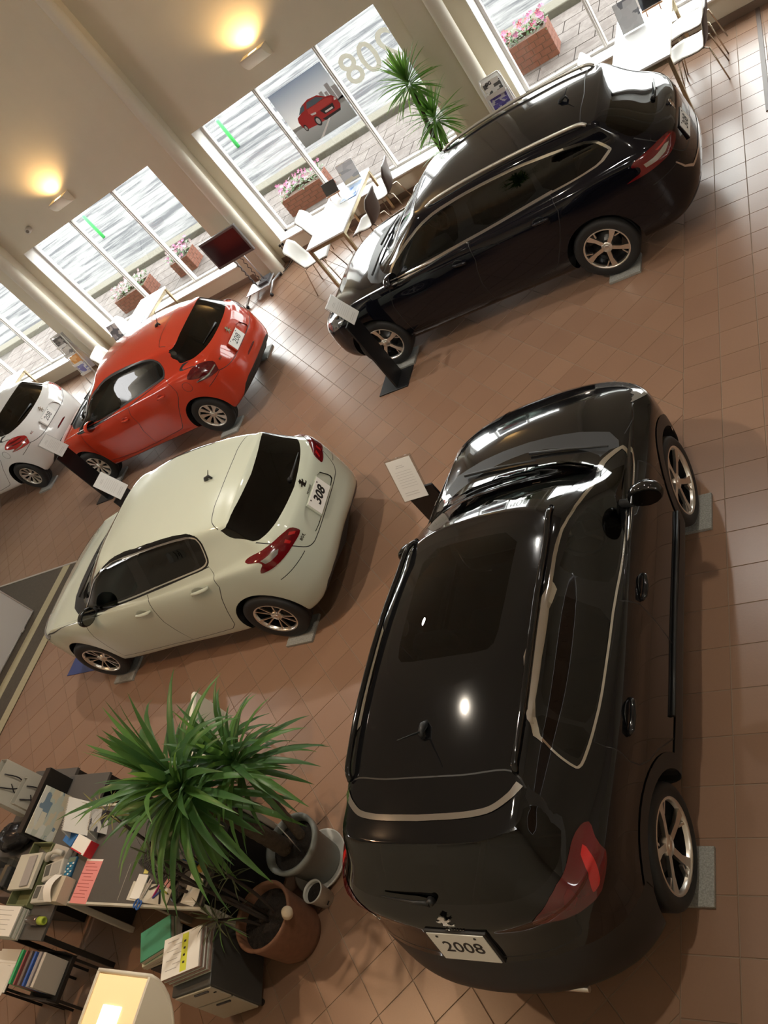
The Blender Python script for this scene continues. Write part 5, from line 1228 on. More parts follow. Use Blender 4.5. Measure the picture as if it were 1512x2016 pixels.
def leaf_bm(bm, base, d, L, W, droop, twist=0.0, n=7):
    d = Vector(d).normalized(); side = d.cross(Vector((0,0,1)))
    if side.length < .05: side = Vector((1,0,0))
    side.normalize(); side = Matrix.Rotation(twist, 3, d) @ side
    p = Vector(base); rows = []; step = L/n
    for i in range(n+1):
        s = i/n; w = W*(.45+.9*s if s < .35 else .765*(1-((s-.35)/.65)**1.8)+.002)
        up = side.cross(d).normalized(); fold = .18*w
        rows.append([bm.verts.new(p-side*w/2+up*fold), bm.verts.new(p), bm.verts.new(p+side*w/2+up*fold)])
        d = (d + Vector((0,0,-1))*droop*(.4+1.3*s)/n).normalized(); p = p + d*step
    for a, b in zip(rows, rows[1:]):
        for k in (0, 1): bm.faces.new((a[k], a[k+1], b[k+1], b[k])).smooth = True
_leafs = []
def leaf_variants(tag_, W, L, droops):
    out = []
    for dr in droops:
        bm = bmesh.new(); leaf_bm(bm, (0,0,0), (1,0,0), L, W, dr); me = bpy.data.meshes.new('leaf'); bm.to_mesh(me); bm.free(); out.append(me)
    return out
def tuft(parent, centre, n, L, W, ms, rnd, droop=(.2,1.1), up=(-25,85), mesh_leaves=True, stalk=.02, bright=.3, axis=(0,0,1)):
    """rosette of strap leaves, each leaf a mesh object"""
    for i in range(n):
        az = i*2.39996 + rnd.uniform(-.3,.3); f = i/max(1, n-1); el = R(up[0] + (up[1]-up[0])*f + rnd.uniform(-16,16)); l = L*rnd.uniform(.72,1.08)*(1-.25*max(0, f-.75)*4*.6)
        bm = bmesh.new(); leaf_bm(bm, (0,0,0), (math.cos(el), 0, math.sin(el)), l, W*rnd.uniform(.8,1.1), rnd.uniform(*droop)*(1 if math.sin(el) < .9 else .4), rnd.uniform(-.3,.3))
        m = ms[1] if (len(ms) > 1 and rnd.random() < bright) else ms[0]
        o = bm_obj('leaf', bm, m, parent); b = Vector(centre) + Vector(axis).normalized()*(f-.5)*.16 + Vector((math.cos(az), math.sin(az), 0))*stalk
        o.location = b; o.rotation_euler = (0, 0, az)
def ringed_trunk(bm, pts, r0, r1):
    P = smooth_line(pts, 10); n = len(P); rr = [(r0+(r1-r0)*i/(n-1))*(1.04 if i % 2 else .97) for i in range(n)]
    tube(bm, [Vector(p) for p in P], rr, 14)
def pot(name, parent, prof, m, soil_r, soil_z, loc):
    o = latheo(name, prof, m, parent, n=44, loc=loc)
    bm = bmesh.new(); 
    rows = lathe(bm, [(.001,soil_z+.012),(soil_r*.4,soil_z+.016),(soil_r*.8,soil_z+.006),(soil_r,soil_z)], 28); bmesh.ops.remove_doubles(bm, verts=bm.verts, dist=1e-5)
    bm_obj('soil', bm, SOIL, parent, loc=loc); return o
GREYPOT = mat('grey_pot', (.26,.27,.25), .55, noise=(20,.1)); TERRA = mat('brown_pot', (.20,.095,.055), .6, noise=(25,.25)); SAUCER = mat('saucer_white', (.62,.60,.55), .4)
rnd = random.Random(11)
# big yucca in the foreground
y1 = empty('potted_yucca', (-4.54, 1.71, 0)); tag(y1, 'large potted yucca with long green strap leaves beside the desk', 'plant')
latheo('saucer', [(.001,.004),(.19,.004),(.225,.055),(.235,.055),(.20,0),(.001,0)], SAUCER, y1, n=40)
pot('pot', y1, [(.001,.012),(.155,.012),(.185,.33),(.215,.33),(.222,.385),(.205,.39),(.185,.375),(.178,.30)], GREYPOT, .18, .335, (0,0,0))
for pts, ra, rb in (([(-.06,-.02,.33),(-.10,-.01,.7),(-.15,.01,1.22)], .062, .050), ([(.05,.06,.33),(.07,.14,.65),(.10,.24,1.1)], .036, .028)):
    bm = bmesh.new(); ringed_trunk(bm, pts, ra, rb); bm_obj('trunk', bm, BARK, y1)
tuft(y1, (-.16,.02,1.30), 110, .76, .084, (YUC, YUC2), rnd, (.5,1.9), (-28,84), bright=.35)
tuft(y1, (.10,.24,1.16), 66, .60, .066, (YUC, YUC2), rnd, (.4,1.5), (-30,80), bright=.25)
tuft(y1, (-.40,.0,1.12), 44, .62, .080, (YUC, YUC2), rnd, (.4,1.3), (-45,50), bright=.2)
tubeo('support_wire', [(.10,-.05,.36),(.14,-.02,.56),(.02,.06,.60)], .004, ALU, y1, 6)
# lanky dracaena in the brown pot
y2 = empty('potted_dracaena', (-4.585, 1.215, 0)); tag(y2, 'lanky dracaena with thin dark stems in a wide brown pot', 'plant')
pot('pot', y2, [(.001,.0),(.175,.0),(.20,.06),(.225,.38),(.235,.415),(.222,.43),(.205,.41),(.20,.30)], TERRA, .203, .345, (0,0,0))
for st, hd, n, L, ms in (([(-.02,.03,.34),(-.20,.10,.75),(-.42,.20,1.15),(-.58,.30,1.48)], 1, 16, .17, (DRY,)), ([(.0,.0,.34),(-.14,.04,.62),(-.32,.05,.98)], 1, 14, .12, (STEM,)), ([(.05,.04,.34),(.02,.10,.55),(-.04,.14,.78)], 1, 20, .16, (DRA,)),
                        ([(-.05,-.04,.34),(-.10,-.06,.52),(-.18,-.10,.62)], 1, 30, .22, (DRA, YUC2)), ([(-.04,.01,.34),(-.22,.04,.55),(-.45,.03,.80)], 0, 0, 0, (DRA,)), ([(.02,-.02,.34),(-.12,.02,.8),(-.28,.10,1.22)], 1, 12, .16, (DRA,))):
    bm = bmesh.new(); tube(bm, [Vector(p) for p in smooth_line(st, 6)], .011, 7); bm_obj('stem', bm, STEM, y2)
    if hd: tuft(y2, st[-1], n, L, .016, ms, rnd, (.3,1.0), (-30,80), stalk=.006)
# plant feeder pushed into the brown pot, and the small pot on the floor
fd = empty('feeder_bottle', (-4.375, 1.23, .39)); tag(fd, 'small cream plant feeder bottle stuck in the rim of the brown pot', 'bottle')
M = Matrix.Rotation(R(-62), 4, 'Y')
bm = bmesh.new(); lathe(bm, [(.001,.13),(.032,.128),(.038,.11),(.038,.05),(.03,.035),(.014,.025),(.010,-.01),(.006,-.09),(.001,-.095)], 20); bmesh.ops.transform(bm, matrix=Matrix.Rotation(R(38), 4, 'Y'), verts=bm.verts); bmesh.ops.recalc_face_normals(bm, faces=bm.faces); bm_obj('bottle_body', bm, mat('feeder_cream', (.62,.52,.38), .45), fd)
cu = empty('small_pot', (-4.43, 1.46, 0)); tag(cu, 'small white pot of dark soil on the floor between the two big pots', 'pot')
pot('cup', cu, [(.001,.0),(.062,.0),(.078,.16),(.084,.165),(.076,.17),(.070,.15)], mat('cup_white', (.60,.59,.54), .45), .071, .125, (0,0,0)); boxo('slot', (.074,-.02,.05), (.006,.03,.008), INK, cu, bev=0, M=Matrix.Rotation(R(-15), 4, 'Z'))
# window yucca
y3 = empty('window_yucca', (-4.99, 11.02, 0)); tag(y3, 'tall two-headed yucca by the window next to the column', 'plant')
pot('pot', y3, [(.001,0),(.15,0),(.19,.34),(.205,.36),(.19,.37),(.175,.34)], SAUCER, .175, .30, (0,0,0))
for pts, ra in (([(-.03,0,.30),(-.02,.02,.8),(.05,.05,1.45)], .040), ([(.05,-.02,.30),(.09,-.02,.6),(.14,-.02,.95)], .034)):
    bm = bmesh.new(); ringed_trunk(bm, pts, ra, ra*.8); bm_obj('trunk', bm, BARK, y3)
tuft(y3, (.07,.05,1.56), 92, .50, .052, (YUC3, YUC2), rnd, (.1,.8), (-40,85), bright=.4)
tuft(y3, (.15,-.02,1.02), 84, .50, .052, (YUC3, YUC2), rnd, (.2,.9), (-45,85), bright=.4)
tuft(y3, (.0,-.02,.62), 24, .36, .045, (YUC3, YUC2), rnd, (.2,.9), (-20,50), bright=.6)
# ---------------------------------------------------------------- flower boxes in the street
BRICK = mat('box_brick', (.105,.036,.020), .85, noise=(18,.35), bump=(60,.5)); MORT = mat('box_mortar', (.085,.058,.044), .9)
PETAL = mat('petal_pink', (.23,.065,.145), .6); PETALW = mat('petal_pale', (.25,.17,.19), .6); PETALR = mat('petal_red', (.22,.03,.05), .6); LEAFY = leaf_mat('bedding_leaf', (.032,.075,.018), (.06,.12,.03))
def flower_box(x, y, yaw, w, d, hh, pet, label, seed, cen=0):
    r = empty('flower_box', (x, y, -.10), R(yaw)); tag(r, label, 'flower box', 'brick flower boxes outside'); rq = random.Random(seed)
    bm = bmesh.new()
    box(bm, 0, -d/2+.03, hh/2, w-.02, .05, hh-.02); box(bm, 0, d/2-.03, hh/2, w-.02, .05, hh-.02); box(bm, -w/2+.03, 0, hh/2, .05, d-.02, hh-.02); box(bm, w/2-.03, 0, hh/2, .05, d-.02, hh-.02); box(bm, 0, 0, hh-.08, w-.08, d-.08, .02)
    bm_obj('box_core', bm, MORT, r)
    rows = 5; bh = hh/rows; nb = max(3, round(w/.17)); bl = w/nb; b0 = None
    def brick(cx, cy, cz, sx, sy):
        nonlocal b0
        o = boxo('brick', (0,0,0), (sx-.008, sy, bh-.008), BRICK, r, bev=.003); o.location = (cx, cy, cz)
    for k in range(rows):
        off = (k % 2)*bl/2
        xs_ = [-w/2] + [v for v in [-w/2+off+i*bl for i in range(nb+1)] if -w/2+.02 < v < w/2-.02] + [w/2]
        for a, b in zip(xs_, xs_[1:]):
            brick((a+b)/2, -d/2+.008, bh*(k+.5), b-a, .022)
        ys_ = [-d/2, 0, d/2] if k % 2 else [-d/2, -d/6, d/6, d/2]
        for a, b in zip(ys_, ys_[1:]):
            for sx in (1, -1):
                o = boxo('brick', (0,0,0), (.022, b-a-.008, bh-.008), BRICK, r, bev=.003); o.location = (sx*(w/2-.008), (a+b)/2, bh*(k+.5))
    bm = bmesh.new()
    for i in range(150):
        p = Vector((rq.uniform(-w/2, w/2), rq.uniform(-d/2, d/2), hh+rq.uniform(-.02,.14))); leaf_bm(bm, p, (rq.uniform(-1,1), rq.uniform(-1,1), rq.uniform(-.2,.9)), rq.uniform(.06,.11), .045, .6, 0, 3)
    tag(bm_obj('foliage', bm, LEAFY, r), kind='stuff')
    for i in range(64):
        p = (rq.uniform(-w/2-.03, w/2+.03), rq.uniform(-d/2-.03, d/2), hh+rq.uniform(.05,.22)); bm = bmesh.new(); nrm = Vector((rq.uniform(-.6,.6), rq.uniform(-1,.1), rq.uniform(.2,1))).normalized()
        Mx = frame((0,0,0), nrm.orthogonal(), nrm.cross(nrm.orthogonal())); s = rq.uniform(.026,.040)
        for q in range(5):
            a = 2*PI*q/5; c0 = bm.verts.new(Mx @ Vector((0,0,0))); v = [bm.verts.new(Mx @ Vector((s*rr_*math.cos(a+da), s*rr_*math.sin(a+da), zz))) for rr_, da, zz in ((.7,-.5,.004),(1.1,-.28,.010),(1.1,.28,.010),(.7,.5,.004))]
            bm.faces.new([c0]+v)
        o = bm_obj('flower', bm, pet[0] if rq.random() < .6 else pet[1], r); o.location = p
flower_box(-8.86, 13.75, 4, .92, .42, .36, (PETAL, PETALW), 'brick flower box of pink flowers outside the window with the car poster', 3)
flower_box(-4.22, 14.08, 3, .66, .42, .46, (PETAL, PETALR), 'taller brick flower box of pink and red flowers outside the upper right window', 5)
flower_box(-13.85, 13.75, 4, .95, .42, .34, (PETALW, PETALW), 'brick flower box of pale flowers outside the window behind the red car', 8)
flower_box(-12.35, 13.95, 4, .5, .42, .34, (PETAL, PETALW), 'small brick flower box right of the pale flowers outside', 9)
for i, x in enumerate((-13.7, -19.45)):
    o = latheo('street_post', [(.001,0),(.05,0),(.05,.8),(.04,.84),(.001,.85)], mat('post_green', (.06,.42,.10), .5), n=16, loc=(x, 20, -.15))
    tag(o, ['green street post seen through the window with the car poster', 'green street post seen through the window behind the red car'][i], 'post', 'green posts across the street')
# ---------------------------------------------------------------- poster and numerals on the window glass
def pos(u, v, k=0): return (-7.22+1.01*u, GY-.012-.0006*k, 1.31+.89*v)
po = empty('window_poster', (0,0,0)); tag(po, 'poster of a red car on a road stuck on the middle window pane', 'poster')
def ink(name, m, poly, k, parent=po):
    V = [pos(u, v, k) for u, v in poly]; return mesh_obj(name, V, [tuple(range(len(V)))], m, parent)
def graded(name, c0, c1, tr=.10):
    m = mat(name, c0, .5); nt = m.node_tree; b = nt.nodes['Principled BSDF']; g = nt.nodes.new('ShaderNodeTexCoord'); sp = nt.nodes.new('ShaderNodeSeparateXYZ'); cr = nt.nodes.new('ShaderNodeValToRGB')
    cr.color_ramp.elements[0].color = (*c0,1); cr.color_ramp.elements[1].color = (*c1,1); nt.links.new(g.outputs['Generated'], sp.inputs[0]); nt.links.new(sp.outputs['Z'], cr.inputs['Fac']); nt.links.new(cr.outputs[0], b.inputs['Base Color'])
    t = nt.nodes.new('ShaderNodeBsdfTranslucent'); nt.links.new(cr.outputs[0], t.inputs['Color']); mx = nt.nodes.new('ShaderNodeMixShader'); mx.inputs['Fac'].default_value = tr
    out = [n for n in nt.nodes if n.type == 'OUTPUT_MATERIAL'][0]; nt.links.new(b.outputs[0], mx.inputs[1]); nt.links.new(t.outputs[0], mx.inputs[2]); nt.links.new(mx.outputs[0], out.inputs['Surface']); return m
def flat(name, c): return graded(name, c, c)
ink('sky_print', graded('print_sky', (.85,.85,.82), (.20,.25,.33)), [(0,.30),(1,.30),(1,1),(0,1)], 0)
ink('road_print', graded('print_road', (.16,.16,.15), (.30,.30,.29)), [(0,0),(1,0),(1,.40),(.75,.36),(.3,.34),(0,.36)], 1)
for u, w_, t_2 in ((.62,.05,.52),(.70,.06,.62),(.78,.05,.58),(.84,.07,.68),(.92,.08,.60)): ink('tower_print', flat('print_tower', (.42,.42,.43)), [(u,.36),(u+w_,.36),(u+w_,t_2),(u,t_2)], 1)
ink('lane_print', flat('print_lane', (.75,.75,.73)), [(.30,.0),(.36,.0),(.66,.22),(.62,.22)], 2)
CARR = [(.17,.30),(.16,.40),(.19,.47),(.27,.50),(.36,.60),(.50,.635),(.66,.61),(.76,.52),(.85,.49),(.89,.42),(.89,.30),(.85,.235),(.74,.215),(.64,.21),(.40,.215),(.24,.235)]
ink('car_print', flat('print_red', (.42,.03,.03)), CARR, 3)
ink('bonnet_print', flat('print_red2', (.58,.07,.06)), [(.40,.50),(.74,.50),(.84,.46),(.80,.40),(.52,.39),(.38,.43)], 4)
ink('glass_print', flat('print_glass', (.10,.14,.17)), [(.40,.515),(.46,.60),(.63,.595),(.73,.52),(.56,.505)], 4); ink('glass_print', flat('print_glass', (.10,.14,.17)), [(.24,.50),(.33,.585),(.40,.60),(.36,.515)], 4)
ink('grille_print', flat('print_dark', (.03,.03,.03)), [(.56,.38),(.80,.38),(.78,.29),(.60,.29)], 4); ink('plate_print', flat('print_white', (.8,.8,.8)), [(.62,.335),(.76,.335),(.76,.305),(.62,.305)], 5)
ink('lamp_print', flat('print_white', (.8,.8,.8)), [(.40,.42),(.50,.40),(.48,.37),(.41,.385)], 5); ink('lamp_print', flat('print_white', (.8,.8,.8)), [(.86,.44),(.885,.42),(.88,.39),(.84,.40)], 5)
ink('intake_print', flat('print_dark', (.03,.03,.03)), [(.52,.25),(.86,.25),(.84,.215),(.55,.205)], 4)
for cu_, cv, ru, rv in ((.44,.26,.05,.085),(.21,.27,.03,.06)):
    ink('wheel_print', flat('print_dark', (.03,.03,.03)), [(cu_+ru*math.cos(a*PI/12), cv+rv*math.sin(a*PI/12)) for a in range(24)], 5)
    ink('hub_print', flat('print_hub', (.5,.5,.5)), [(cu_+ru*.62*math.cos(a*PI/12), cv+rv*.62*math.sin(a*PI/12)) for a in range(24)], 6)
vt = text_obj('window_numerals', '208', .62, graded('vinyl_white', (.62,.61,.56), (.62,.61,.56), .42), Matrix.Translation((-5.56, GY-.014, 1.86)) @ Matrix.Rotation(R(90), 4, 'X') @ Matrix.Diagonal((-1.0,1,1,1)), None, 0, .0005, .004)
tag(vt, 'large white numerals on the window pane, seen from behind', 'lettering')
# ---------------------------------------------------------------- the desk at the lower left and what lies on it
DESKG = mat('desk_grey', (.085,.080,.075), .55, noise=(80,.1)); DESKW = mat('desk_edge', (.55,.53,.46), .45); DESKB = mat('desk_black', (.012,.011,.010), .5); DT = .735
dk = empty('office_desk', (0,0,0)); tag(dk, 'office desk with dark grey top and pale edge behind the big yucca', 'desk')
boxo('desktop', (-5.655, 1.53, DT-.016), (1.62, .74, .030), DESKG, dk, bev=.003)
boxo('edge_strip', (-5.655, 1.153, DT-.018), (1.64, .018, .038), DESKW, dk, bev=.003); boxo('edge_strip', (-5.655, 1.905, DT-.012), (1.64, .02, .042), DESKW, dk, bev=.003)
for x in (-4.87, -6.44):
    boxo('side_panel', (x, 1.53, .36), (.025, .66, .66), DESKB, dk, bev=.002)
    for y in (1.17, 1.88): boxo('leg', (x, y, .35), (.05, .045, .70), DESKW, dk, bev=.004)
boxo('modesty_panel', (-5.655, 1.86, .42), (1.5, .02, .5), DESKB, dk, bev=.002)
boxo('cable_tray', (-5.75, 1.26, .25), (.06, .05, .45), mat('tray_beige', (.30,.26,.20), .6), dk, bev=.004)
ln = boxo('desk_mark', (-5.75, 1.31, DT), (.006, .26, .0012), mat('mark_pale', (.32,.30,.26), .6), dk, bev=0)
def put(name, x, y, sx, sy, sz, m, label, cat, yaw=0, z=DT, bev=.002, group=None, tilt=None):
    o = boxo(name, (0, 0, sz/2), (sx, sy, sz), m, bev=min(bev, sz*.3)); o.location = (x, y, z); o.rotation_euler = (0, 0, R(yaw)) if tilt is None else (R(tilt[0]), R(tilt[1]), R(yaw))
    return tag(o, label, cat, group)
LINEM = mat('form_line', (.35,.06,.06), .6)
pk = put('pink_form', -6.21, 1.31, .21, .33, .002, mat('pink_paper', (.72,.27,.26), .6), 'pink printed form hanging over the near edge of the desk', 'paper', -1)
for k in range(11): boxo('print_line', (-.01+.02*(k%3-1), .13-k*.025, .0024), (.15 if k % 4 else .10, .004, .0006), LINEM, pk, bev=0)
boxo('form_margin', (0, .157, .0024), (.21, .014, .0006), PAPERW, pk, bev=0)
ca = put('calculator', -6.48, 1.41, .10, .155, .018, mat('calc_blue', (.02,.10,.20), .35), 'blue calculator lying left of the pink form', 'calculator', 4)
boxo('display', (0, .055, .0185), (.085, .035, .002), mat('calc_lcd', (.16,.20,.15), .3), ca, bev=0)
for i in range(4):
    for j in range(5): boxo('key', (-.033+i*.022, .025-j*.021, .019), (.016, .014, .005), PAPERW if (i+j) % 3 == 0 else mat('calc_key', (.03,.22,.36), .4), ca, bev=.001)
rb = put('small_carton', -6.36, 1.56, .22, .12, .075, PAPERW, 'white carton with red edges on the desk by the calendars', 'box', -16); boxo('red_edge', (.106, 0, .0375), (.010, .121, .076), mat('carton_red', (.45,.02,.03), .5), rb, bev=0); boxo('red_edge', (-.02, -.056, .074), (.18, .010, .004), mat('carton_red', (.45,.02,.03), .5), rb, bev=0)
put('blue_carton', -6.56, 1.62, .15, .10, .07, mat('carton_blue', (.04,.16,.42), .45), 'small blue carton behind the white carton with red edges', 'box', -20)
put('grey_carton', -6.66, 1.50, .22, .13, .05, mat('carton_grey', (.42,.39,.34), .6), 'flat grey box left of the white carton with red edges', 'box', -10)
def tent(x, y, w, hh, yaw, label, pic, z=DT):
    r = empty('desk_calendar', (x, y, z), R(yaw)); tag(r, label, 'calendar', 'tent calendars on the desk')
    for s, m in ((-1, pic), (1, PAPERW)): boxo('page', (0, 0, hh/2), (w, .004, hh), m, r, bev=0, M=Matrix.Translation((0, s*hh*.36, 0)) @ Matrix.Rotation(R(s*20), 4, 'X'))
    for i in range(14): boxo('binding_ring', (-w/2+w*(i+.5)/14, 0, hh*.955), (.004, .012, .012), ALU, r, bev=0)
tent(-6.28, 1.74, .20, .15, 110, 'tent calendar with a dark photograph under the yucca leaves', print_mat('photo_dark', [(.05,.05,.06),(.45,.44,.42),(.10,.09,.10),(.6,.58,.55)], (2,1,3), 4.4))
tent(-6.57, 1.77, .30, .20, 112, 'pale tent calendar left of the one with the photograph', PAPERW)
br = put('leaning_brochure', -6.90, 1.80, .012, .40, .25, print_mat('landscape_print', [(.62,.60,.50),(.45,.50,.45),(.16,.24,.32),(.55,.50,.38),(.60,.62,.58)], (1,3,5), 1.9), 'landscape brochure leaning on the black partition at the left of the desk', 'brochure', 0, tilt=(0,-8))
for nm, x, y, yaw, lab in (('desk_phone', -6.63, 1.37, 16, 'pale grey handset on its cradle by the green tray'), ('label_printer', -6.645, 1.19, 4, 'pale grey device with a small dark screen by the green tray')):
    o = put(nm, x, y, .22, .14, .06, mat('pale_device', (.48,.47,.42), .4), lab, 'phone' if nm == 'desk_phone' else 'device', yaw, z=DT, bev=.01)
    boxo('device_screen', (-.06, .01, .061), (.06, .09, .003), mat('device_screen', (.10,.10,.09), .3), o, bev=0); boxo('device_panel', (.04, .0, .061), (.10, .10, .003), mat('device_panel', (.36,.35,.32), .4), o, bev=0)
    if nm == 'desk_phone':
        bm = bmesh.new(); tube(bm, smooth_line([(-.09,.10,.07),(-.04,.12,.10),(.05,.12,.10),(.10,.10,.07)], 3), [.022]*4+[.014]*2+[.022]*4, 8); bm_obj('handset', bm, mat('pale_device', (.48,.47,.42), .4), o)
rl = put('document_holder', -6.42, 1.22, .15, .19, .10, mat('holder_cream', (.50,.44,.34), .6), 'cream cardboard holder with a curved strip beside the pink form', 'holder', 0)
bm = bmesh.new(); rows = [[bm.verts.new((s*.05-.03, -.10+.2*i/8, .10+.05*math.sin(PI*i/8))) for s in (-1, 1)] for i in range(9)]
for a, b in zip(rows, rows[1:]): bm.faces.new((a[0], a[1], b[1], b[0])).smooth = True
bm_obj('paper_strip', bm, PAPERW, rl)
GT = mat('tray_green', (.16,.18,.09), .5, noise=(12,.2))
gt = empty('green_tray', (-6.905, 1.335, DT)); tag(gt, 'long olive green tray along the left end of the desk', 'tray')
boxo('tray_floor', (0,0,.004), (.26,.50,.008), GT, gt, bev=0)
for c_, s_ in (((-.125,0,.04),(.012,.50,.08)),((.125,0,.03),(.012,.50,.06)),((0,.245,.04),(.26,.012,.08)),((0,-.245,.04),(.26,.012,.08))): boxo('tray_side', c_, s_, GT, gt, bev=.003)
put('white_sleeve', -6.92, 1.34, .30, .28, .03, mat('sleeve_white', (.52,.51,.44), .45), 'flat white sleeve lying across the green tray', 'box', 4, z=DT+.081); put('sleeve_band', -6.86, 1.34, .10, .24, .012, mat('sleeve_grey', (.34,.32,.31), .5), 'grey strip on the flat white sleeve over the green tray', 'box', 8, z=DT+.112)
st = empty('paper_stack', (-6.94, .965, DT)); tag(st, 'stack of printed sheets in clear covers at the lower left edge', 'paper stack')
for k in range(6): boxo('sheet', (.004*(k%3-1), .003*(k%2), .008+k*.016), (.32, .22, .014), PAPERW if k % 2 else mat('cover_clear', (.46,.48,.42), .25), st, bev=.002)
for k in range(5): boxo('print_line', (-.03, .08-k*.035, .0955), (.22, .004, .001), FINE, st, bev=0)
tb = empty('side_cabinet', (-7.15, 1.25, 0)); tag(tb, 'low dark side cabinet left of the desk carrying boxes and bags', 'cabinet')
boxo('cabinet_top', (.355, .285, .7225), (.61, 1.33, .025), DESKG, tb, bev=.003); boxo('back_panel', (.355, .93, .40), (.58, .02, .60), DESKB, tb, bev=.002)
for x_ in (.08, .63):
    for y_ in (-.35, .90): boxo('leg', (x_, y_, .355), (.04, .04, .71), DESKB, tb, bev=.003)
boxo('cabinet_body', (-.30, .50, .32), (.66, 1.10, .64), DESKB, tb, bev=.004); boxo('cabinet_top', (-.30, .50, .655), (.66, 1.12, .03), DESKG, tb, bev=.003); boxo('cabinet_step', (.05, -.59, .580), (.36, .26, .02), DESKB, tb, bev=.002); [boxo('leg', (.05+u_*.16, -.59+v_*.11, .285), (.02,.02,.57), DESKB, tb, bev=.002) for u_ in (-1,1) for v_ in (-1,1)]; 
pn = boxo('desk_screen', (0,0,0), (.07, .56, .24), DESKB, bev=.004); pn.location = (-7.03, 1.88, DT+.12); tag(pn, 'black upright screen panel at the left end of the desk', 'screen'); boxo('panel_cap', (0,.0,.122), (.07,.56,.006), mat('cap_brown', (.03,.022,.018), .4), pn, bev=0)
boxo('panel_end', (0,.282,.0), (.066,.004,.23), mat('end_grey', (.30,.30,.30), .4), pn, bev=0)
BAGW = mat('bag_white', (.50,.49,.43), .6); RIB = mat('ribbon_black', (.012,.010,.012), .5)
def bag(x, y, z, wd, hh, dp, yaw, label):
    r = empty('paper_bag', (x, y, z), R(yaw)); tag(r, label, 'paper bag', 'paper bags left of the desk')
    bm = bmesh.new(); q = [(-wd/2,-dp/2),(wd/2,-dp/2),(wd/2,dp/2),(-wd/2,dp/2)]; a = [bm.verts.new((u, v, 0)) for u, v in q]; b = [bm.verts.new((u*.98, v*.7, hh)) for u, v in q]; bm.faces.new(a[::-1])
    for i in range(4): bm.faces.new((a[i], a[(i+1)%4], b[(i+1)%4], b[i]))
    o = bm_obj('bag_body', bm, BAGW, r); md = o.modifiers.new('t', 'SOLIDIFY'); md.thickness = .003
    tubeo('ribbon', smooth_line([(-.07,-dp*.40,hh*.92),(-.03,-dp*.62,hh*.60),(.03,-dp*.66,hh*.45),(.07,-dp*.62,hh*.62),(.05,-dp*.42,hh*.92)], 4), .006, RIB, r, 6)
    tubeo('ribbon', smooth_line([(0,-dp*.52,hh*.7),(-.06,-dp*.60,hh*.55),(-.02,-dp*.62,hh*.40),(.06,-dp*.60,hh*.30)], 4), .005, RIB, r, 6)
bag(-7.62, 2.05, .67, .36, .42, .14, 90, 'large white paper bag with black ribbons at the left edge'); bag(-7.36, 1.98, .67, .24, .30, .11, 84, 'smaller white paper bag with a black bow next to the black screen panel')
bb = empty('black_bag', (-7.46, 1.66, .672)); tag(bb, 'glossy black bundle of bags below the white paper bags', 'bag')
for k, (x, y, sx, sy, sz, yw) in enumerate(((0,0,.28,.22,.18,10),(.10,.04,.20,.18,.15,-14),(-.10,-.03,.18,.18,.16,25))):
    bm = bmesh.new(); bmesh.ops.create_uvsphere(bm, u_segments=20, v_segments=12, radius=.5)
    for v in bm.verts: v.co = Vector((v.co.x*sx*1.15, v.co.y*sy*1.15, v.co.z*sz*1.15 + sz*.5)) + Vector((.012*math.sin(v.co.z*40+k), .012*math.sin(v.co.x*44), .008*math.sin(v.co.y*38)))
    o = bm_obj('bag_fold', bm, mat('black_vinyl', (.010,.010,.012), .25, bump=(18,.7)), bb, smooth=True); o.location = (x, y, 0); o.rotation_euler = (0,0,R(yw))
ac = empty('display_case', (-7.33, 1.32, .672)); tag(ac, 'clear acrylic case with dark items inside at the left edge', 'case')
ACR = glass_mat('acrylic', (.86,.88,.88), 1.4)
for c_, s_ in (((0,-.13,.09),(.38,.005,.18)),((0,.13,.09),(.38,.005,.18)),((-.19,0,.09),(.005,.26,.18)),((.19,0,.09),(.005,.26,.18)),((0,0,.182),(.39,.27,.006))): boxo('case_side', c_, s_, ACR, ac, bev=0)
for k in range(4): boxo('case_item', (-.13+.085*k, .02*(k%2), .035+.01*(k%3)), (.07,.16,.07+.02*(k%3)), [DKGREY, mat('item_tan', (.22,.15,.09), .6), DKGREY, mat('item_pale', (.42,.38,.30), .6)][k], ac, bev=.004)
put('clip_board', -6.98, 1.52, .20, .06, .012, mat('steel_clip', (.55,.53,.50), .25, metal=.8), 'steel letter clip lying by the acrylic case', 'clip', -20, z=DT+.0)
kn = empty('keys_box', (-7.66, 1.36, .672)); tag(kn, 'black box with grey keys and a lanyard at the left edge', 'box')
boxo('box_body', (0,0,.05), (.22,.2,.10), DKGREY, kn, bev=.005); tubeo('key_ring', [(.05*math.cos(i*PI/6), .03*math.sin(i*PI/6)+.03, .106) for i in range(13)], .005, ALU, kn, 6); boxo('key', (.0,-.04,.106), (.03,.08,.006), ALU, kn, bev=.001)
shs = empty('loose_sheets', (-7.06, .66, .592)); tag(shs, 'white printed sheets lying in front of the folder rack', 'paper')
boxo('sheet', (0,0,.004), (.31,.28,.008), PAPERW, shs, bev=.001); boxo('sheet', (.03,.11,.010), (.27,.10,.004), PAPERW, shs, bev=.001, M=Matrix.Rotation(R(2),4,'Z')); boxo('sheet', (.02,-.05,.010), (.26,.20,.004), PAPERW, shs, bev=.001, M=Matrix.Rotation(R(-5),4,'Z'))
for k in range(6): boxo('print_line', (0, .08-k*.035, .0086), (.20,.003,.0008), FINE, shs, bev=0)
rk = empty('folder_rack', (-6.66, .695, .40)); tag(rk, 'black rack holding upright folders at the lower left', 'rack')
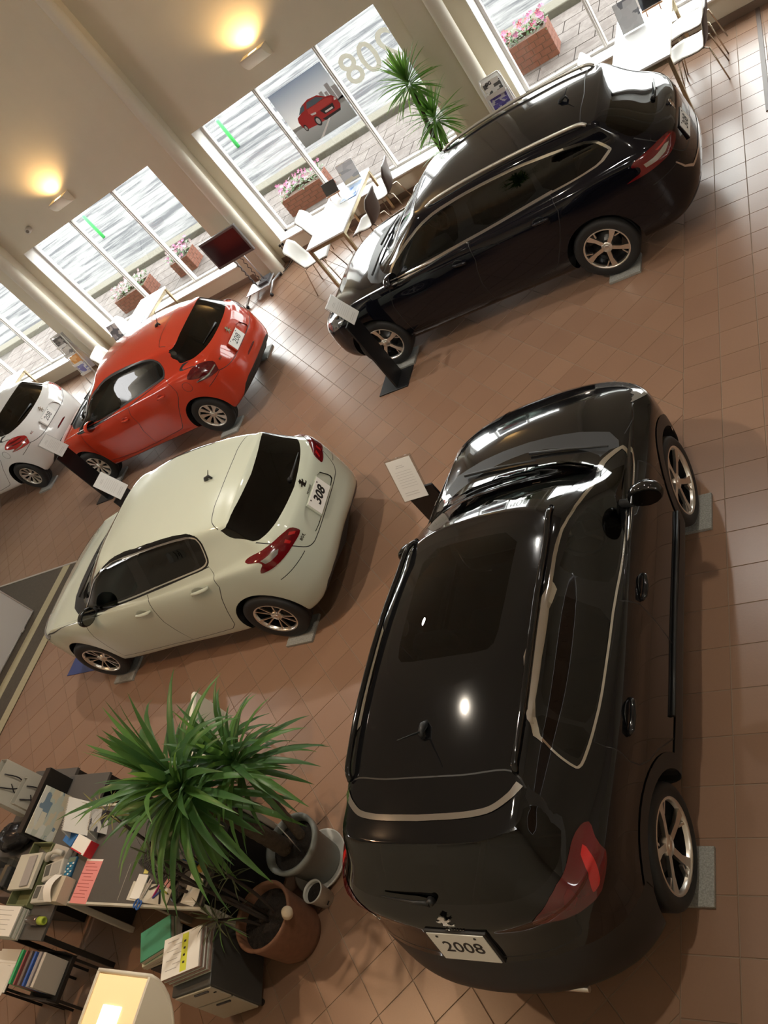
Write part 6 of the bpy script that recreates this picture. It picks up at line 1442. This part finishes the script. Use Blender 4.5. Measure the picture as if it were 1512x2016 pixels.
boxo('rack_base', (0,0,.0), (.36,.336,.036), DESKB, rk, bev=.003); [boxo('rack_leg', (u_*.16, v_*.145, -.209), (.02,.02,.382), DESKB, rk, bev=.002) for u_ in (-1,1) for v_ in (-1,1)]; boxo('rack_end', (0,-.162,.05), (.36,.012,.10), DESKB, rk, bev=.002); boxo('rack_end', (0,.162,.05), (.36,.012,.10), DESKB, rk, bev=.002)
for k, (col, t_, lab) in enumerate((((.05,.42,.16),.022,'green folder, first in the folder rack'),((.30,.10,.10),.018,'dull red folder second in the folder rack'),((.34,.14,.13),.018,'pinkish folder third in the folder rack'),((.16,.13,.12),.026,'dark brown folder in the middle of the folder rack'),((.05,.12,.42),.022,'blue folder in the folder rack'),((.52,.50,.44),.022,'cream folder right of the blue one in the folder rack'),((.30,.28,.29),.030,'grey folder in the folder rack'),((.50,.47,.42),.030,'thick pale folder, last in the folder rack'))):
    put('folder', -6.81+.041*k, .695, t_, .24, .24-.012*(k%3), mat('folder_%d' % k, col, .5), lab, 'folder', 0, z=.42, bev=.003, group='folders in the rack', tilt=(0, 5))
sp_ = empty('spray_bottle', (-6.60, 1.00, DT)); tag(sp_, 'dark bottle with a lime green cap lying beyond the folders', 'bottle')
M = Matrix.Rotation(R(90), 4, 'Y')
bm = bmesh.new(); lathe(bm, [(.001,-.10),(.034,-.10),(.038,-.08),(.038,.03),(.03,.05),(.001,.05)], 20); bmesh.ops.transform(bm, matrix=Matrix.Translation((0,0,.038)) @ M, verts=bm.verts); bmesh.ops.recalc_face_normals(bm, faces=bm.faces); bm_obj('bottle_body', bm, mat('bottle_dark', (.05,.035,.03), .15, coat=1), sp_)
bm = bmesh.new(); lathe(bm, [(.001,.05),(.030,.05),(.030,.11),(.02,.12),(.02,.09),(.001,.09)], 20); bmesh.ops.transform(bm, matrix=Matrix.Translation((0,0,.038)) @ M, verts=bm.verts); bmesh.ops.recalc_face_normals(bm, faces=bm.faces); bm_obj('bottle_cap', bm, mat('lime', (.36,.46,.05), .4), sp_)
# right-hand end of the desk
kb = empty('keyboard', (-5.38, 1.43, DT), R(-21)); tag(kb, 'black computer keyboard under the yucca leaves', 'keyboard')
boxo('keyboard_base', (0,0,.012), (.50,.17,.022), mat('kb_black', (.014,.013,.012), .5), kb, bev=.005); KEY = mat('key_black', (.028,.026,.024), .45)
key0 = None
for i in range(20):
    for j in range(6):
        if key0 is None:
            key0 = boxo('key', (0,0,0), (.0195,.019,.008), KEY, kb, bev=.002); o = key0
        else: o = key0.copy(); C.objects.link(o)
        o.parent = kb; o.location = (-.228+i*.024, -.062+j*.025, .027)
ms = put('computer_mouse', -5.09, 1.23, .065, .11, .035, mat('mouse_black', (.012,.012,.013), .2), 'glossy black computer mouse right of the keyboard', 'mouse', -30, bev=.012); boxo('wheel', (0,.03,.036), (.008,.02,.006), DKGREY, ms, bev=.002)
ds = put('desk_set', -5.41, 1.235, .46, .13, .006, mat('pad_pale', (.62,.60,.52), .6), 'pale desk pad along the near edge under the stationery', 'desk pad', -4)
put('notebook', -5.535, 1.275, .11, .17, .012, PAPERW, 'white spiral notebook left of the scissors', 'notebook', -4, z=DT+.007); put('sticky_note', -5.535, 1.395, .05, .05, .004, mat('sticky_yellow', (.66,.62,.18), .6), 'yellow sticky note above the notebook', 'note', 0)
put('pink_note', -5.21, 1.30, .07, .05, .003, mat('note_pink', (.62,.30,.28), .6), 'pink note beside the keyboard', 'note', -25, z=DT+.03)
sc_ = empty('scissors', (-5.45, 1.24, DT+.012), R(72)); tag(sc_, 'scissors with blue handles on the desk pad', 'scissors'); BLUEH = mat('handle_blue', (.02,.10,.36), .35)
for s in (1, -1):
    tubeo('handle', [(-.09+.030*math.cos(i*PI/8), s*.019+.017*math.sin(i*PI/8), .008) for i in range(17)], .006, BLUEH, sc_, 6)
    boxo('blade', (.02, s*.004, .008+.002*s), (.14,.012,.002), ALU, sc_, bev=0, M=Matrix.Rotation(R(s*4),4,'Z'))
for x, y, yw, col, lab in ((-5.33,1.26,70,(.55,.03,.22),'magenta pen on the desk pad'),(-5.30,1.24,40,(.05,.06,.30),'dark blue pen crossing the magenta one'),(-5.28,1.22,115,(.02,.02,.02),'black pen near the mouse'),(-5.36,1.28,20,(.02,.02,.02),'stubby black marker by the scissors'),(-5.25,1.25,-20,(.55,.55,.10),'yellow highlighter pen on the desk pad')):
    r = empty('pen', (x, y, DT+.014), R(yw)); tag(r, lab, 'pen', 'pens on the desk pad'); tubeo('barrel', [(-.06,0,0),(.05,0,0)], .006, mat('pen_%s' % lab.split()[0], col, .3), r, 7); tubeo('tip', [(.05,0,0),(.065,0,0)], [.005,.0015], DKGREY, r, 7)
pp = empty('letter_pile', (-4.965, 1.27, DT)); tag(pp, 'pile of white letters at the right end of the desk', 'paper stack')
for k in range(3): boxo('letter', (.01*k, .006*k, .004+k*.008), (.14,.20,.006), PAPERW, pp, bev=.001, M=Matrix.Rotation(R(-8+4*k),4,'Z'))
pc = empty('pen_cup', (-4.94, 1.42, DT)); tag(pc, 'yellow figure-shaped cup full of pens under the yucca', 'pen cup')
latheo('cup', [(.001,0),(.04,0),(.05,.03),(.046,.07),(.040,.08),(.038,.06),(.036,.01)], mat('cup_yellow', (.62,.36,.06), .4), pc, n=24)
bm = bmesh.new(); bmesh.ops.create_uvsphere(bm, u_segments=14, v_segments=10, radius=.024); bm_obj('cup_head', bm, mat('cup_pale', (.70,.55,.40), .5), pc, smooth=True, loc=(-.045,.0,.075))
for k in range(6): tubeo('cup_pen', [(.012*math.cos(k), .012*math.sin(k), .03), (.04*math.cos(k*1.1), .04*math.sin(k*1.1), .16)], .004, [BLUEH, DKGREY, mat('pen_cream', (.6,.55,.4), .4)][k % 3], pc, 6)
# chair behind the desk, mostly hidden by the plant
oc = empty('office_chair', (-5.62, 2.42, 0), R(200)); tag(oc, 'pale chair mostly hidden behind the yucca beyond the desk', 'chair')
boxo('chair_seat', (0,0,.45), (.46,.46,.06), mat('chair_cream', (.62,.60,.50), .6), oc, bev=.02); boxo('chair_back', (-.24,0,.74), (.05,.44,.44), mat('chair_cream', (.62,.60,.50), .6), oc, bev=.02, M=None)
for sx in (1,-1):
    for sy in (1,-1): tubeo('leg', [(sx*.19, sy*.19, .43), (sx*.23, sy*.23, 0)], .012, ALU, oc, 8)
# drawer unit with piles of papers
dr = empty('drawer_unit', (-4.96, .89, 0), R(18)); tag(dr, 'dark drawer unit with a pale front in front of the brown pot', 'drawer unit')
boxo('unit_body', (0,.0,.30), (.34,.40,.50), mat('unit_grey', (.055,.055,.052), .45), dr, bev=.006); boxo('drawer', (0,-.206,.43), (.31,.012,.20), mat('drawer_beige', (.40,.36,.28), .5), dr, bev=.004); boxo('drawer', (0,-.206,.19), (.31,.012,.25), mat('drawer_beige', (.40,.36,.28), .5), dr, bev=.004)
boxo('handle', (.05,-.216,.50), (.12,.012,.016), DKGREY, dr, bev=.003); boxo('handle', (.05,-.216,.29), (.12,.012,.016), DKGREY, dr, bev=.003); boxo('lock', (.13,-.214,.46), (.02,.006,.008), INK, dr, bev=0)
for sx in (1,-1):
    for sy in (1,-1): latheo('castor', [(.001,0),(.022,0),(.022,.04),(.001,.045)], BLACKP, dr, n=12, loc=(sx*.13, sy*.16, 0))
a_ = R(18)
def on_unit(u, v): return (-4.96+math.cos(a_)*u-math.sin(a_)*v, .89+math.sin(a_)*u+math.cos(a_)*v)
x, y = on_unit(.0, -.0); ps = empty('paper_tray', (x, y, .55), R(20)); tag(ps, 'tall pile of papers in clear trays with a yellow strip on top', 'paper stack')
zc = 0
for k in range(9):
    t_ = (.012,.018,.010)[k % 3]; boxo('tray_layer', (.004*(k%2), .003*(k%3), zc+t_/2), (.33,.26,t_-.002), [mat('cover_clear', (.46,.48,.42), .25), mat('layer_rose', (.30,.20,.17), .5), PAPERW][k % 3], ps, bev=.002); zc += t_
boxo('top_sheet', (0,0,zc+.002), (.33,.26,.003), PAPERW, ps, bev=0); yl = boxo('yellow_strip', (.03,0,zc+.004), (.055,.24,.0015), mat('strip_yellow', (.62,.66,.06), .6), ps, bev=0)
for k in range(4): boxo('written_mark', (.03, .07-k*.045, zc+.0052), (.018,.014,.0006), INK, yl, bev=0)
for k in range(7): boxo('print_line', (-.08+.06*(k%2), .10-k*.03, zc+.004), (.10,.004,.0008), FINE, ps, bev=0)
zz = .512
for k, (sx, sy, t_, col, lab) in enumerate(((.30,.22,.035,(.035,.03,.03),'dark binder at the bottom of the pile by the desk edge'),(.31,.23,.018,(.50,.44,.38),'thin cream folder above the dark binder'),(.31,.23,.028,(.56,.56,.40),'pale yellow-edged book above the cream folder'),(.28,.21,.045,(.05,.24,.14),'thick book with a green cover on top of the pile by the desk edge'))):
    o = put('book', -5.33+.008*k, .955+.006*k, sx, sy, t_, mat('book_%d' % k, col, .5), lab, 'book', 20+3*k, z=zz, bev=.002, group='books piled by the desk edge'); boxo('page_block', (0,-.004,t_/2), (sx+.002, sy-.004, t_*.62), mat('page_edge', (.50,.44,.34), .7), o, bev=0); zz += t_+.001
bs = empty('waste_box', (-5.33, .96, 0), R(20)); tag(bs, 'dark box under the pile of books at the desk edge', 'box'); boxo('box_body', (0,0,.255), (.26,.24,.51), DESKB, bs, bev=.004)
# ceiling fittings (lamps over the hall; the orange one added for a floor glow)
CAP = mat('spot_can', (.5,.5,.48), .4); LIT = mat('spot_lit', (1,1,1), .3, emit=(1.0,.86,.66), es=60.0)
for i, ((x, y), (tx, ty), p, c) in enumerate(DOWN):
    r = empty('ceiling_lamp', (x, y, CEIL)); tag(r, 'round ceiling spotlight over ' + ['the pearl white hatchback','the long black estate car','the carpet runner by the white partition','the bonnet of the black crossover','the tiles right of the black crossover','the side cabinet left of the desk, added for an orange floor glow','the tiles right of the estate car'][i], 'ceiling lamp', 'ceiling spotlights')
    latheo('lamp_can', [(.07,0),(.09,-.004),(.09,-.03),(.075,-.032),(.072,-.012),(.001,-.012)], CAP, r, n=24); latheo('lamp_disc', [(.001,-.014),(.068,-.014)], LIT, r, n=24)
